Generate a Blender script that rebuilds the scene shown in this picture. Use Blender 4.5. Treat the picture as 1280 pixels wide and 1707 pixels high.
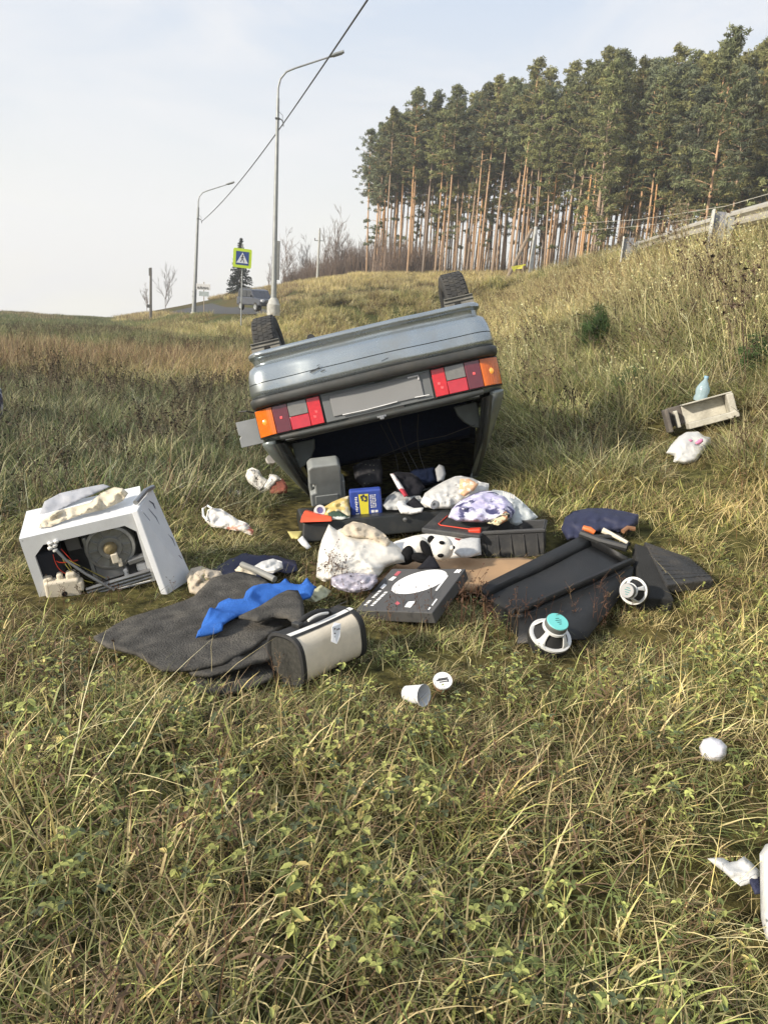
import bpy, bmesh, math, random
import numpy as np
from mathutils import Vector, Matrix, noise
from mathutils.geometry import delaunay_2d_cdt
random.seed(7); RNG = np.random.default_rng(11)
for o in list(bpy.data.objects): bpy.data.objects.remove(o)
scene = bpy.context.scene
COL = scene.collection
PI = math.pi; U = random.uniform

# ------------------------------------------------------------------ camera
CAM_H, FOC = 1.5, 1280.0
pit, rol = math.radians(15.0), math.radians(3.5)
FW = np.array([0, math.cos(pit), -math.sin(pit)])
_r0 = np.array([1.0, 0, 0]); _u0 = np.cross(_r0, FW)
RT = _r0 * math.cos(rol) + _u0 * math.sin(rol)
UP = np.cross(RT, FW)
CAM = np.array([0, 0, CAM_H])
cd = bpy.data.cameras.new('camera'); cam = bpy.data.objects.new('camera', cd); COL.objects.link(cam)
cd.sensor_fit = 'HORIZONTAL'; cd.sensor_width = 36.0; cd.lens = 36.0
cd.clip_start = 0.05; cd.clip_end = 2000
m = Matrix.Identity(4)
for i in range(3):
    m[i][0], m[i][1], m[i][2], m[i][3] = RT[i], UP[i], -FW[i], CAM[i]
cam.matrix_world = m
scene.camera = cam

# ------------------------------------------------------------------ light
SUN_EL, SUN_AZ = math.radians(25), math.radians(-122)   # azimuth measured from +Y towards +X
SUNV = Vector((math.sin(SUN_AZ) * math.cos(SUN_EL), math.cos(SUN_AZ) * math.cos(SUN_EL), math.sin(SUN_EL)))
sl = bpy.data.lights.new('sun', 'SUN'); sl.energy = 4.6; sl.angle = math.radians(3.5); sl.color = (1.0, 0.90, 0.76)
so = bpy.data.objects.new('sun', sl); COL.objects.link(so)
so.rotation_euler = SUNV.to_track_quat('Z', 'Y').to_euler()
world = bpy.data.worlds.new('World'); scene.world = world; world.use_nodes = True
nt = world.node_tree; N = nt.nodes; L = nt.links
for n in list(N): N.remove(n)
wout = N.new('ShaderNodeOutputWorld'); bg = N.new('ShaderNodeBackground'); bg.inputs['Strength'].default_value = 0.10
sky = N.new('ShaderNodeTexSky'); sky.sky_type = 'NISHITA'; sky.sun_disc = False
sky.sun_elevation = SUN_EL; sky.sun_rotation = SUN_AZ; sky.air_density = 1.0; sky.dust_density = 2.0
tc = N.new('ShaderNodeTexCoord'); sep = N.new('ShaderNodeSeparateXYZ'); L.new(tc.outputs['Generated'], sep.inputs[0])
ramp = N.new('ShaderNodeValToRGB'); cr = ramp.color_ramp
cr.elements[0].position = 0.0; cr.elements[0].color = (.84, .825, .765, 1)
cr.elements[1].position = 1.0; cr.elements[1].color = (.40, .52, .70, 1)
e = cr.elements.new(.09); e.color = (.80, .795, .76, 1)
e = cr.elements.new(.20); e.color = (.69, .72, .755, 1)
e = cr.elements.new(.33); e.color = (.57, .64, .745, 1)
L.new(sep.outputs['Z'], ramp.inputs[0])
# thin stratus: noise stretched sideways mixes a paler cloud colour over the blue
mp = N.new('ShaderNodeMapping'); mp.inputs['Scale'].default_value = (1.3, 1.3, 4.2); L.new(tc.outputs['Generated'], mp.inputs['Vector'])
cn = N.new('ShaderNodeTexNoise'); cn.inputs['Scale'].default_value = 2.1; cn.inputs['Detail'].default_value = 6; cn.inputs['Roughness'].default_value = .55
cn.inputs['Distortion'].default_value = .5
L.new(mp.outputs[0], cn.inputs['Vector'])
cr2 = N.new('ShaderNodeValToRGB'); cr2.color_ramp.elements[0].position = .40; cr2.color_ramp.elements[1].position = .62
L.new(cn.outputs['Fac'], cr2.inputs[0])
cm = N.new('ShaderNodeMath'); cm.operation = 'MULTIPLY'; cm.inputs[1].default_value = .80; L.new(cr2.outputs[0], cm.inputs[0])
mixc = N.new('ShaderNodeMix'); mixc.data_type = 'RGBA'
L.new(cm.outputs[0], mixc.inputs['Factor']); L.new(ramp.outputs[0], mixc.inputs[6]); mixc.inputs[7].default_value = (.79, .785, .79, 1)
sc10 = N.new('ShaderNodeMix'); sc10.data_type = 'RGBA'; sc10.blend_type = 'MULTIPLY'; sc10.inputs['Factor'].default_value = 1
L.new(mixc.outputs[2], sc10.inputs[6]); sc10.inputs[7].default_value = (9.5, 9.5, 9.5, 1)
mixs = N.new('ShaderNodeMix'); mixs.data_type = 'RGBA'; mixs.inputs['Factor'].default_value = .88
L.new(sky.outputs[0], mixs.inputs[6]); L.new(sc10.outputs[2], mixs.inputs[7])
L.new(mixs.outputs[2], bg.inputs['Color']); L.new(bg.outputs[0], wout.inputs[0])
scene.cycles.max_bounces = 6; scene.cycles.diffuse_bounces = 2; scene.cycles.glossy_bounces = 2; scene.cycles.transmission_bounces = 3
scene.view_settings.view_transform = 'Standard'; scene.view_settings.look = 'None'
scene.view_settings.exposure = 0.45; scene.view_settings.gamma = 1.0; scene.view_settings.use_curve_mapping = False

# ------------------------------------------------------------------ helpers: places
def P(x, y, d): return CAM + d * (FW + RT * (x - 640) / FOC + UP * (853.5 - y) / FOC)

def vnoise(x, y, seed=0):
    x = np.asarray(x, float); y = np.asarray(y, float)
    xi = np.floor(x).astype(np.int64); yi = np.floor(y).astype(np.int64)
    fx = x - xi; fy = y - yi; fx = fx * fx * (3 - 2 * fx); fy = fy * fy * (3 - 2 * fy)
    def h(a, b):
        n = (a * 374761393 + b * 668265263 + seed * 974711) & 0x7fffffff
        n = ((n ^ (n >> 13)) * 1274126177) & 0x7fffffff
        return ((n ^ (n >> 16)) & 0xffff) / 65535.0
    return (h(xi, yi) * (1 - fx) + h(xi + 1, yi) * fx) * (1 - fy) + (h(xi, yi + 1) * (1 - fx) + h(xi + 1, yi + 1) * fx) * fy
def fbm(x, y, seed=0, o=3):
    s = 0; a = .5; t = 0
    for k in range(o):
        s = s + a * vnoise(x * 2 ** k, y * 2 ** k, seed + k * 17); t += a; a *= .5
    return s / t
def sstep(a, b, x):
    t = np.clip((x - a) / (b - a), 0, 1); return t * t * (3 - 2 * t)

CREST = [(8.2, -6, 2.5, 4.8), (7.6, 1, 2.6, 4.8), (7.05, 4, 2.66, 5.75), (6.7, 6, 2.7, 7.4), (6.2, 10, 2.85, 7.6), (6.0, 13.8, 2.97, 7.5), (7.0, 22.5, 3.35, 8),
         (8.4, 34, 3.95, 9), (8.3, 38.5, 4.0, 9), (7.3, 42, 3.58, 9), (5.8, 43.4, 3.22, 9), (2.5, 44.2, 2.45, 8.5), (-.7, 43.8, 1.95, 8),
         (-3.6, 43.0, 1.52, 8), (-6.0, 43.2, 1.12, 7), (-7.9, 44.6, .60, 6), (-9.9, 47.8, .52, 6), (-17.9, 69.5, -.12, 6), (-31, 100, -1.4, 6)]
def crest_q(x, y):
    best = np.full(x.shape, 1e9); cz = np.zeros(x.shape); W = np.ones(x.shape); sg = np.ones(x.shape)
    for a, b in zip(CREST[:-1], CREST[1:]):
        dx, dy = b[0] - a[0], b[1] - a[1]; l2 = dx * dx + dy * dy
        t = np.clip(((x - a[0]) * dx + (y - a[1]) * dy) / l2, 0, 1)
        d = np.hypot(x - a[0] - t * dx, y - a[1] - t * dy)
        side = dx * (y - a[1]) - dy * (x - a[0])
        k = d < best
        best = np.where(k, d, best); cz = np.where(k, a[2] + t * (b[2] - a[2]), cz)
        W = np.where(k, a[3] + t * (b[3] - a[3]), W); sg = np.where(k, np.sign(side), sg)
    return best * sg, cz, W
def hillz(x, y):
    r = x / np.maximum(y, 1)
    return np.interp(r, [-.8, -.42, -.33, -.2, -.122, -.055, .138, .4, .9], [-6, -5, -1.7, 1.9, 3.3, 4.5, 5.8, 6.2, 6.4]) - .055 * np.maximum(0, y - 112)
def terrain(x, y):
    x = np.asarray(x, float); y = np.asarray(y, float)
    f = -.014 * np.maximum(0, y - 5) + .035 * np.clip(x, -3, 0) + .028 * np.clip(x + 3, -22, 0) * sstep(8, 30, y)
    f = f + .05 * (fbm(x * .6, y * .6, 3) - .5) * sstep(1, 3, np.hypot(x, y)) + .25 * (fbm(x * .1, y * .1, 5) - .5) * sstep(8, 25, np.hypot(x, y))
    s, cz, W = crest_q(x, y)
    u = np.clip(s / W, 0, 1)
    S = (1 - u) ** 1.65
    z = f + (cz - f) * S
    z = z + .10 * (fbm(x * .9, y * .9, 9) - .5) * np.clip(4 * u * (1 - u), 0, 1)
    far = sstep(56, 92, y) * sstep(-2, -14, s) + sstep(90, 112, y) * (1 - sstep(-2, -14, s))
    z = z + (hillz(x, y) - z) * far
    return z
def G(px, py, h=0.0, dmax=130):
    """point where the view ray through a photo pixel meets the ground raised by h"""
    px = np.atleast_1d(np.asarray(px, float)); py = np.atleast_1d(np.asarray(py, float))
    dr = FW[None] + RT[None] * ((px - 640) / FOC)[:, None] + UP[None] * ((853.5 - py) / FOC)[:, None]
    ds = np.concatenate([np.linspace(.9, 12, 120), np.geomspace(12.2, dmax, 90)])
    lo = np.full(px.shape, ds[0]); hi = np.full(px.shape, float(dmax)); hit = np.zeros(px.shape, bool)
    def below(d):
        q = CAM + d[:, None] * dr
        return q[:, 2] < terrain(q[:, 0], q[:, 1]) + h
    for k in range(1, len(ds)):
        act = ~hit
        if not act.any(): break
        bl = below(np.full(px.shape, ds[k])) & act
        hi[bl] = ds[k]; lo[bl] = ds[k - 1]; hit |= bl
    lo[~hit] = dmax - .1
    for _ in range(18):
        mid = (lo + hi) / 2; b = below(mid); hi = np.where(b, mid, hi); lo = np.where(b, lo, mid)
    return CAM + hi[:, None] * dr
def g1(px, py, h=0.0): return Vector(G(px, py, h)[0])
def tz(x, y): return float(terrain(np.array([x]), np.array([y]))[0])

# ------------------------------------------------------------------ helpers: materials
MATS = {}
def mat(name, col, rough=.6, metal=0.0, var=.18, scale=9.0, bump=.0, bscale=60.0, trans=0.0, coat=0.0, col2=None, spec=.5, dirt=0.0, dirtcol=(.10, .08, .055), dscale=6.0):
    if name in MATS: return MATS[name]
    m = bpy.data.materials.new(name); m.use_nodes = True; MATS[name] = m
    n, l = m.node_tree.nodes, m.node_tree.links
    b = n['Principled BSDF']; tcn = n.new('ShaderNodeTexCoord')
    b.inputs['Roughness'].default_value = rough; b.inputs['Metallic'].default_value = metal
    b.inputs['Specular IOR Level'].default_value = spec; b.inputs['Coat Weight'].default_value = coat
    ns = n.new('ShaderNodeTexNoise'); ns.inputs['Scale'].default_value = scale; ns.inputs['Detail'].default_value = 5
    l.new(tcn.outputs['Object'], ns.inputs['Vector'])
    mx = n.new('ShaderNodeMix'); mx.data_type = 'RGBA'
    mr = n.new('ShaderNodeMapRange'); mr.inputs['From Min'].default_value = .3; mr.inputs['From Max'].default_value = .7
    l.new(ns.outputs['Fac'], mr.inputs['Value']); l.new(mr.outputs[0], mx.inputs['Factor'])
    c2 = col2 if col2 else tuple(min(1, c * (1 + var)) for c in col)
    c1 = col if col2 else tuple(c * (1 - var) for c in col)
    mx.inputs[6].default_value = (*c1, 1); mx.inputs[7].default_value = (*c2, 1)
    out = mx.outputs[2]
    if dirt:
        nd = n.new('ShaderNodeTexNoise'); nd.inputs['Scale'].default_value = dscale; nd.inputs['Detail'].default_value = 8; nd.inputs['Roughness'].default_value = .7
        l.new(tcn.outputs['Object'], nd.inputs['Vector'])
        mrd = n.new('ShaderNodeMapRange'); mrd.inputs['From Min'].default_value = .48; mrd.inputs['From Max'].default_value = .72; mrd.inputs['To Max'].default_value = dirt
        l.new(nd.outputs['Fac'], mrd.inputs['Value'])
        md = n.new('ShaderNodeMix'); md.data_type = 'RGBA'; l.new(mrd.outputs[0], md.inputs['Factor']); l.new(out, md.inputs[6]); md.inputs[7].default_value = (*dirtcol, 1)
        out = md.outputs[2]
        rr = n.new('ShaderNodeMapRange'); rr.inputs['To Min'].default_value = rough; rr.inputs['To Max'].default_value = min(1, rough + .45)
        l.new(mrd.outputs[0], rr.inputs['Value']); l.new(rr.outputs[0], b.inputs['Roughness'])
    l.new(out, b.inputs['Base Color'])
    if bump:
        nb = n.new('ShaderNodeTexNoise'); nb.inputs['Scale'].default_value = bscale; nb.inputs['Detail'].default_value = 6
        l.new(tcn.outputs['Object'], nb.inputs['Vector'])
        bp = n.new('ShaderNodeBump'); bp.inputs['Strength'].default_value = bump; bp.inputs['Distance'].default_value = .01
        l.new(nb.outputs['Fac'], bp.inputs['Height']); l.new(bp.outputs[0], b.inputs['Normal'])
    if trans:
        tr = n.new('ShaderNodeBsdfTranslucent'); l.new(out, tr.inputs['Color'])
        ms = n.new('ShaderNodeMixShader'); ms.inputs[0].default_value = trans
        l.new(b.outputs[0], ms.inputs[1]); l.new(tr.outputs[0], ms.inputs[2]); l.new(ms.outputs[0], n['Material Output'].inputs['Surface'])
    return m
def leafmat(name, trans=.35, rough=.55, spec=.25, wscale=0.0):
    """vertex attribute col times the instance's own tint"""
    m = bpy.data.materials.new(name); m.use_nodes = True; MATS[name] = m
    n, l = m.node_tree.nodes, m.node_tree.links
    b = n['Principled BSDF']; b.inputs['Roughness'].default_value = rough; b.inputs['Specular IOR Level'].default_value = spec
    a = n.new('ShaderNodeAttribute'); a.attribute_name = 'col'
    out = a.outputs['Color']
    if wscale:
        t = n.new('ShaderNodeAttribute'); t.attribute_name = 'tint'; t.attribute_type = 'INSTANCER'
        mx = n.new('ShaderNodeMix'); mx.data_type = 'RGBA'; mx.blend_type = 'MULTIPLY'; mx.inputs['Factor'].default_value = 1
        l.new(out, mx.inputs[6]); l.new(t.outputs['Vector'], mx.inputs[7]); out = mx.outputs[2]
    else:
        oi = n.new('ShaderNodeObjectInfo'); hs = n.new('ShaderNodeHueSaturation')
        mr = n.new('ShaderNodeMapRange'); mr.inputs['To Min'].default_value = .65; mr.inputs['To Max'].default_value = 1.25
        l.new(oi.outputs['Random'], mr.inputs['Value']); l.new(mr.outputs[0], hs.inputs['Value']); l.new(out, hs.inputs['Color']); out = hs.outputs[0]
    l.new(out, b.inputs['Base Color'])
    if trans:
        tr = n.new('ShaderNodeBsdfTranslucent'); l.new(out, tr.inputs['Color'])
        ms = n.new('ShaderNodeMixShader'); ms.inputs[0].default_value = trans
        l.new(b.outputs[0], ms.inputs[1]); l.new(tr.outputs[0], ms.inputs[2]); l.new(ms.outputs[0], n['Material Output'].inputs['Surface'])
    return m

# ------------------------------------------------------------------ helpers: objects
def thing(name, label, cat, M=None, group=None):
    o = bpy.data.objects.new(name, None); COL.objects.link(o); o.empty_display_size = .1
    if M is not None: o.matrix_basis = M if isinstance(M, Matrix) else Matrix.Translation(Vector(M))
    o['label'] = label; o['category'] = cat
    if group: o['group'] = group
    return o
def tag(o, label, cat, group=None):
    o['label'] = label; o['category'] = cat
    if group: o['group'] = group
    return o
def kind(o, k): o['kind'] = k; return o
def frame(R, t): 
    m = Matrix.Identity(4)
    for i in range(3):
        for j in range(3): m[i][j] = R[i][j]
        m[i][3] = t[i]
    return m
def root_inv(p):
    M = Matrix.Identity(4)
    while p is not None:
        M = p.matrix_basis @ M; p = p.parent
    return M.inverted()
class MB:
    def __init__(s): s.v = []; s.f = []
    def add(s, vs, fs):
        o = len(s.v); s.v += [tuple(map(float, v)) for v in vs]; s.f += [tuple(o + i for i in f) for f in fs]; return s
    def box(s, c, d, M=None):
        x, y, z = d[0] / 2, d[1] / 2, d[2] / 2
        vs = [Vector((sx * x, sy * y, sz * z)) for sz in (-1, 1) for sy in (-1, 1) for sx in (-1, 1)]
        if M is not None: vs = [M @ v for v in vs]
        vs = [v + Vector(c) for v in vs]
        return s.add(vs, [(0, 2, 3, 1), (4, 5, 7, 6), (0, 1, 5, 4), (2, 6, 7, 3), (0, 4, 6, 2), (1, 3, 7, 5)])
    def bbox(s, a, b): return s.box([(p + q) / 2 for p, q in zip(a, b)], [abs(q - p) for p, q in zip(a, b)])
    def tube(s, pts, r, n=8, cap=True):
        pts = [Vector(p) for p in pts]; rs = r if hasattr(r, '__len__') else [r] * len(pts)
        o = len(s.v); prev = None
        for i, p in enumerate(pts):
            t = (pts[min(i + 1, len(pts) - 1)] - pts[max(i - 1, 0)]).normalized()
            if prev is None: a = t.orthogonal().normalized()
            else:
                a = prev - t * prev.dot(t); a = a.normalized() if a.length > 1e-6 else t.orthogonal().normalized()
            prev = a; b = t.cross(a)
            for k in range(n):
                w = 2 * PI * k / n; q = p + (a * math.cos(w) + b * math.sin(w)) * rs[i]; s.v.append(tuple(q))
        for i in range(len(pts) - 1):
            for k in range(n): s.f.append((o + i * n + k, o + i * n + (k + 1) % n, o + (i + 1) * n + (k + 1) % n, o + (i + 1) * n + k))
        if cap: s.f.append(tuple(o + k for k in range(n))[::-1]); s.f.append(tuple(o + (len(pts) - 1) * n + k for k in range(n)))
        return s
    def lathe(s, prof, n=32, M=None, arc=1.0):
        """profile (r, z) spun round z"""
        o = len(s.v)
        for (r, z) in prof:
            for k in range(n):
                w = 2 * PI * k / n * arc; q = Vector((r * math.cos(w), r * math.sin(w), z)); s.v.append(tuple(M @ q if M is not None else q))
        for i in range(len(prof) - 1):
            for k in range(n if arc == 1.0 else n - 1): s.f.append((o + i * n + k, o + i * n + (k + 1) % n, o + (i + 1) * n + (k + 1) % n, o + (i + 1) * n + k))
        return s
    def grid(s, rows):
        o = len(s.v); n = len(rows[0])
        for r in rows: s.v += [tuple(map(float, q)) for q in r]
        for i in range(len(rows) - 1):
            for k in range(n - 1): s.f.append((o + i * n + k, o + i * n + k + 1, o + (i + 1) * n + k + 1, o + (i + 1) * n + k))
        return s
    def prism(s, poly, h, M=None):
        """polygon in xy, height h in z"""
        n = len(poly); vs = [Vector((p[0], p[1], z)) for z in (0, h) for p in poly]
        if M is not None: vs = [M @ v for v in vs]
        return s.add(vs, [tuple(range(n))[::-1], tuple(range(n, 2 * n))] + [(k, (k + 1) % n, n + (k + 1) % n, n + k) for k in range(n)])
    def xf(s, M): s.v = [tuple(M @ Vector(v)) for v in s.v]; return s
    def mesh(s, name):
        me = bpy.data.meshes.new(name); me.from_pydata(s.v, [], s.f); me.update()
        bm = bmesh.new(); bm.from_mesh(me); bmesh.ops.recalc_face_normals(bm, faces=bm.faces); bm.to_mesh(me); bm.free()
        return me
    def build(s, name, m, parent=None, world=False, smooth=False, bevel=0, solid=0, sub=0, ang=40, seg=2, keep=False):
        if world and parent is not None: s.xf(root_inv(parent))
        loc = None
        if parent is None:
            a = np.array(s.v); loc = Vector((float(a[:, 0].mean()), float(a[:, 1].mean()), float(a[:, 2].min())))
            s.v = [tuple(Vector(v) - loc) for v in s.v]
        me = s.mesh(name) if not keep else bpy.data.meshes.new(name)
        if keep: me.from_pydata(s.v, [], s.f); me.update()
        me.materials.append(m)
        o = bpy.data.objects.new(name, me); COL.objects.link(o)
        if parent is not None: o.parent = parent
        else: o.location = loc
        if solid:
            md = o.modifiers.new('thick', 'SOLIDIFY'); md.thickness = solid; md.offset = -1
        if bevel:
            md = o.modifiers.new('bevel', 'BEVEL'); md.width = bevel; md.segments = seg; md.limit_method = 'ANGLE'; md.angle_limit = math.radians(35)
        if sub:
            md = o.modifiers.new('sub', 'SUBSURF'); md.levels = sub; md.render_levels = sub
        if smooth:
            me.shade_smooth()
            if ang < 179:
                me.update(); bm = bmesh.new(); bm.from_mesh(me)
                for ed in bm.edges:
                    ed.smooth = (len(ed.link_faces) != 2) or ed.calc_face_angle(0) < math.radians(ang)
                bm.to_mesh(me); bm.free()
        return o
def nz(p, s=1.0, off=0.0): return noise.noise(Vector((p[0] * s + off, p[1] * s + off * .7, p[2] * s - off)))
FOLDS = {}
def ridged(p, s, off):
    """fold field: crossing creases, sharp on the crest and bent by a slow warp; about -.6 to 1.2"""
    if off not in FOLDS:
        r = random.Random(int(off * 1000) + 5); ds = []
        for k in range(6):
            v = Vector((r.gauss(0, 1), r.gauss(0, 1), r.gauss(0, 1))).normalized(); ds.append((v, (.7, 1.0, 1.5, 2.1, 2.9, 3.8)[k], (1.0, .8, .55, .42, .26, .18)[k], r.uniform(0, 6)))
        FOLDS[off] = ds
    w = Vector((nz(p, s * .6, off), nz(p, s * .6, off + 7), nz(p, s * .6, off + 13))) * (.8 / s)
    q = Vector(p) + w; h = 0
    for v, f, a, ph in FOLDS[off]:
        g = .5 + 1.1 * nz(q, s * .8, off + ph)          # creases fade in and out along their length
        h += a * max(0, g) * (1 - abs(math.sin(q.dot(v) * s * f * 1.7 + ph)) ** .8)
    return h - .35
def tri_poly(poly, step, jit=.25):
    """triangulate a photo outline with interior points; returns pts (px), tris, edge distance (px)"""
    pl = []
    for a, b in zip(poly, poly[1:] + poly[:1]):
        n = max(1, int(math.hypot(b[0] - a[0], b[1] - a[1]) / step))
        for k in range(n): pl.append((a[0] + (b[0] - a[0]) * k / n, a[1] + (b[1] - a[1]) * k / n))
    pa = np.array(pl); nb = len(pl)
    x0, y0 = pa.min(0); x1, y1 = pa.max(0)
    gx, gy = np.meshgrid(np.arange(x0, x1, step), np.arange(y0, y1, step)); q = np.stack([gx.ravel(), gy.ravel()], 1)
    q = q + RNG.uniform(-jit, jit, q.shape) * step
    def edist(q):
        d = np.full(len(q), 1e9)
        for i in range(nb):
            a = pa[i]; b = pa[(i + 1) % nb]; ab = b - a
            t = np.clip(((q - a) @ ab) / max(ab @ ab, 1e-9), 0, 1); d = np.minimum(d, np.linalg.norm(q - a - t[:, None] * ab, axis=1))
        return d
    ins = np.zeros(len(q), bool)
    for i in range(nb):
        a = pa[i]; b = pa[(i + 1) % nb]
        c = (a[1] > q[:, 1]) != (b[1] > q[:, 1])
        with np.errstate(divide='ignore', invalid='ignore'):
            xx = (b[0] - a[0]) * (q[:, 1] - a[1]) / (b[1] - a[1]) + a[0]
        ins ^= c & (q[:, 0] < xx)
    q = q[ins]; d = edist(q); q = q[d > step * .45]
    allp = np.concatenate([pa, q])
    r = delaunay_2d_cdt([Vector(p) for p in allp], [], [list(range(nb))], 1, 1e-5)
    vs = np.array([tuple(v) for v in r[0]]); fs = [tuple(f) for f in r[2]]
    return vs, fs, edist(vs)
def blob(name, poly, db, dt, bulge, m, step=5, w=None, fold=.01, fs=14, back=.6, seed=0.0, parent=None, smooth=True, jag=0.0):
    """a crumpled soft body: outline at its own distance, bulging towards and away from the viewer"""
    if jag: poly = [(x + random.uniform(-jag, jag), y + random.uniform(-jag, jag)) for x, y in poly]
    v, f, e = tri_poly(poly, step)
    y0, y1 = v[:, 1].min(), v[:, 1].max(); w = w or max(e.max(), 1) * .62; fs = fs * 1.5; fold = fold * .85
    t = np.clip(e / w, 0, 1); pr = np.sqrt(np.clip(1 - (1 - t) ** 2, 0, 1))
    dd = db + (dt - db) * (y1 - v[:, 1]) / (y1 - y0 + 1e-6)
    mb = MB(); front = []; backv = []
    for i in range(len(v)):
        p = P(v[i][0], v[i][1], dd[i])
        fo = -(ridged(p, fs, seed) - .3) * fold * (0.3 + .7 * t[i])
        front.append(P(v[i][0], v[i][1], dd[i] - bulge * pr[i] + fo)); backv.append(P(v[i][0], v[i][1], dd[i] + bulge * back * pr[i] + .002))
    n = len(v); mb.add(front + backv, f + [tuple(n + i for i in g[::-1]) for g in f])
    # stitch the rim
    cnt = {}
    for g in f:
        for a, b in zip(g, g[1:] + g[:1]): cnt[(a, b)] = 1
    for (a, b) in list(cnt):
        if (b, a) not in cnt: mb.f.append((b, a, n + a, n + b))
    return mb.build(name, m, parent, world=parent is not None, smooth=smooth, ang=180)
def sheet(name, poly, h, m, step=6, thick=.006, wave=.01, ws=7, seed=0.0, parent=None, edge=0.0, sub=0, ang=60):
    """a sheet lying on the grass at height h"""
    v, f, e = tri_poly(poly, step)
    q = G(v[:, 0], v[:, 1], h)
    for i in range(len(q)):
        q[i][2] += (ridged(q[i], ws, seed) - .3) * wave - edge * math.exp(-e[i] / 5.0)
    mb = MB().add(q, f)
    o = mb.build(name, m, parent, world=parent is not None, smooth=True, solid=thick, ang=ang)
    return o
# ================================================================== SETTING
def ground_mat():
    m = bpy.data.materials.new('soil_and_thatch'); m.use_nodes = True; n, l = m.node_tree.nodes, m.node_tree.links
    b = n['Principled BSDF']; b.inputs['Roughness'].default_value = .95; b.inputs['Specular IOR Level'].default_value = .1
    g = n.new('ShaderNodeNewGeometry')
    def noi(s, d=6):
        k = n.new('ShaderNodeTexNoise'); k.inputs['Scale'].default_value = s; k.inputs['Detail'].default_value = d; l.new(g.outputs['Position'], k.inputs['Vector']); return k
    a = noi(14, 8); c = noi(.35, 4)
    r1 = n.new('ShaderNodeValToRGB'); r1.color_ramp.elements[0].position = .35; r1.color_ramp.elements[1].position = .7
    r1.color_ramp.elements[0].color = (.030, .027, .014, 1); r1.color_ramp.elements[1].color = (.15, .13, .065, 1); l.new(a.outputs['Fac'], r1.inputs[0])
    r2 = n.new('ShaderNodeValToRGB'); r2.color_ramp.elements[0].position = .35; r2.color_ramp.elements[1].position = .65
    r2.color_ramp.elements[0].color = (.70, .95, .6, 1); r2.color_ramp.elements[1].color = (1.25, 1.0, .75, 1); l.new(c.outputs['Fac'], r2.inputs[0])
    mx = n.new('ShaderNodeMix'); mx.data_type = 'RGBA'; mx.blend_type = 'MULTIPLY'; mx.inputs['Factor'].default_value = 1
    l.new(r1.outputs[0], mx.inputs[6]); l.new(r2.outputs[0], mx.inputs[7]); l.new(mx.outputs[2], b.inputs['Base Color'])
    bp = n.new('ShaderNodeBump'); bp.inputs['Strength'].default_value = .7; bp.inputs['Distance'].default_value = .05
    l.new(a.outputs['Fac'], bp.inputs['Height']); l.new(bp.outputs[0], b.inputs['Normal'])
    return m
rr = np.concatenate([[0.0], np.geomspace(.35, 60, 150), np.geomspace(61, 330, 50)])
az = np.concatenate([np.radians(np.linspace(-48, 48, 181)), np.radians(np.linspace(50, 310, 75))])
X = rr[:, None] * np.sin(az)[None]; Y = rr[:, None] * np.cos(az)[None]
Z = terrain(X.ravel(), Y.ravel()).reshape(X.shape)
vs = np.stack([X, Y, Z], 2).reshape(-1, 3); na = len(az)
fs = [(i * na + k, i * na + (k + 1) % na, (i + 1) * na + (k + 1) % na, (i + 1) * na + k) for i in range(len(rr) - 1) for k in range(na)]
me = bpy.data.meshes.new('ground'); me.from_pydata([tuple(v) for v in vs], [], fs); me.shade_smooth()
me.materials.append(ground_mat()); ground = bpy.data.objects.new('ground', me); COL.objects.link(ground); kind(ground, 'structure')

# road along the top of the embankment, just out of sight behind the crest
def crest_off(off, dz=0.0, n=10, i0=0, i1=None):
    out = []
    cs = CREST[i0:i1]
    for j in range(len(cs) - 1):
        for k in range(n):
            t = k / n; a, b = cs[j], cs[j + 1]
            out.append((a[0] + t * (b[0] - a[0]), a[1] + t * (b[1] - a[1]), a[2] + t * (b[2] - a[2])))
    out.append(cs[-1][:3]); p = np.array(out)
    for _ in range(6): p[1:-1] = (p[:-2] + p[2:]) / 4 + p[1:-1] / 2
    tg = np.gradient(p[:, :2], axis=0); tg /= np.linalg.norm(tg, axis=1)[:, None]
    p[:, 0] += tg[:, 1] * off; p[:, 1] -= tg[:, 0] * off; p[:, 2] += dz
    return p
asph = mat('asphalt', (.05, .05, .05), rough=.9, scale=40, bump=.3, bscale=200)
ra, rb = crest_off(1.2, .02), crest_off(7.6, .05)
ra[:, 2] = np.maximum(ra[:, 2], terrain(ra[:, 0], ra[:, 1]) + .04); rb[:, 2] = np.maximum(rb[:, 2], terrain(rb[:, 0], rb[:, 1]) + .04)
o = MB().grid([ra, rb]).build('road', asph, smooth=True); kind(o, 'structure')
# worn track at the far edge of the field
q = G([60, 110, 150, 190, 215, 218, 190, 150, 110, 60], [540.5, 538, 536.5, 535, 534, 536, 538, 540, 542, 545], .02)
o = MB().grid([q[:5], q[9:4:-1]]).build('track', mat('pale_dirt', (.34, .30, .22), rough=.95, scale=3), keep=True); kind(o, 'structure')

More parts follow.
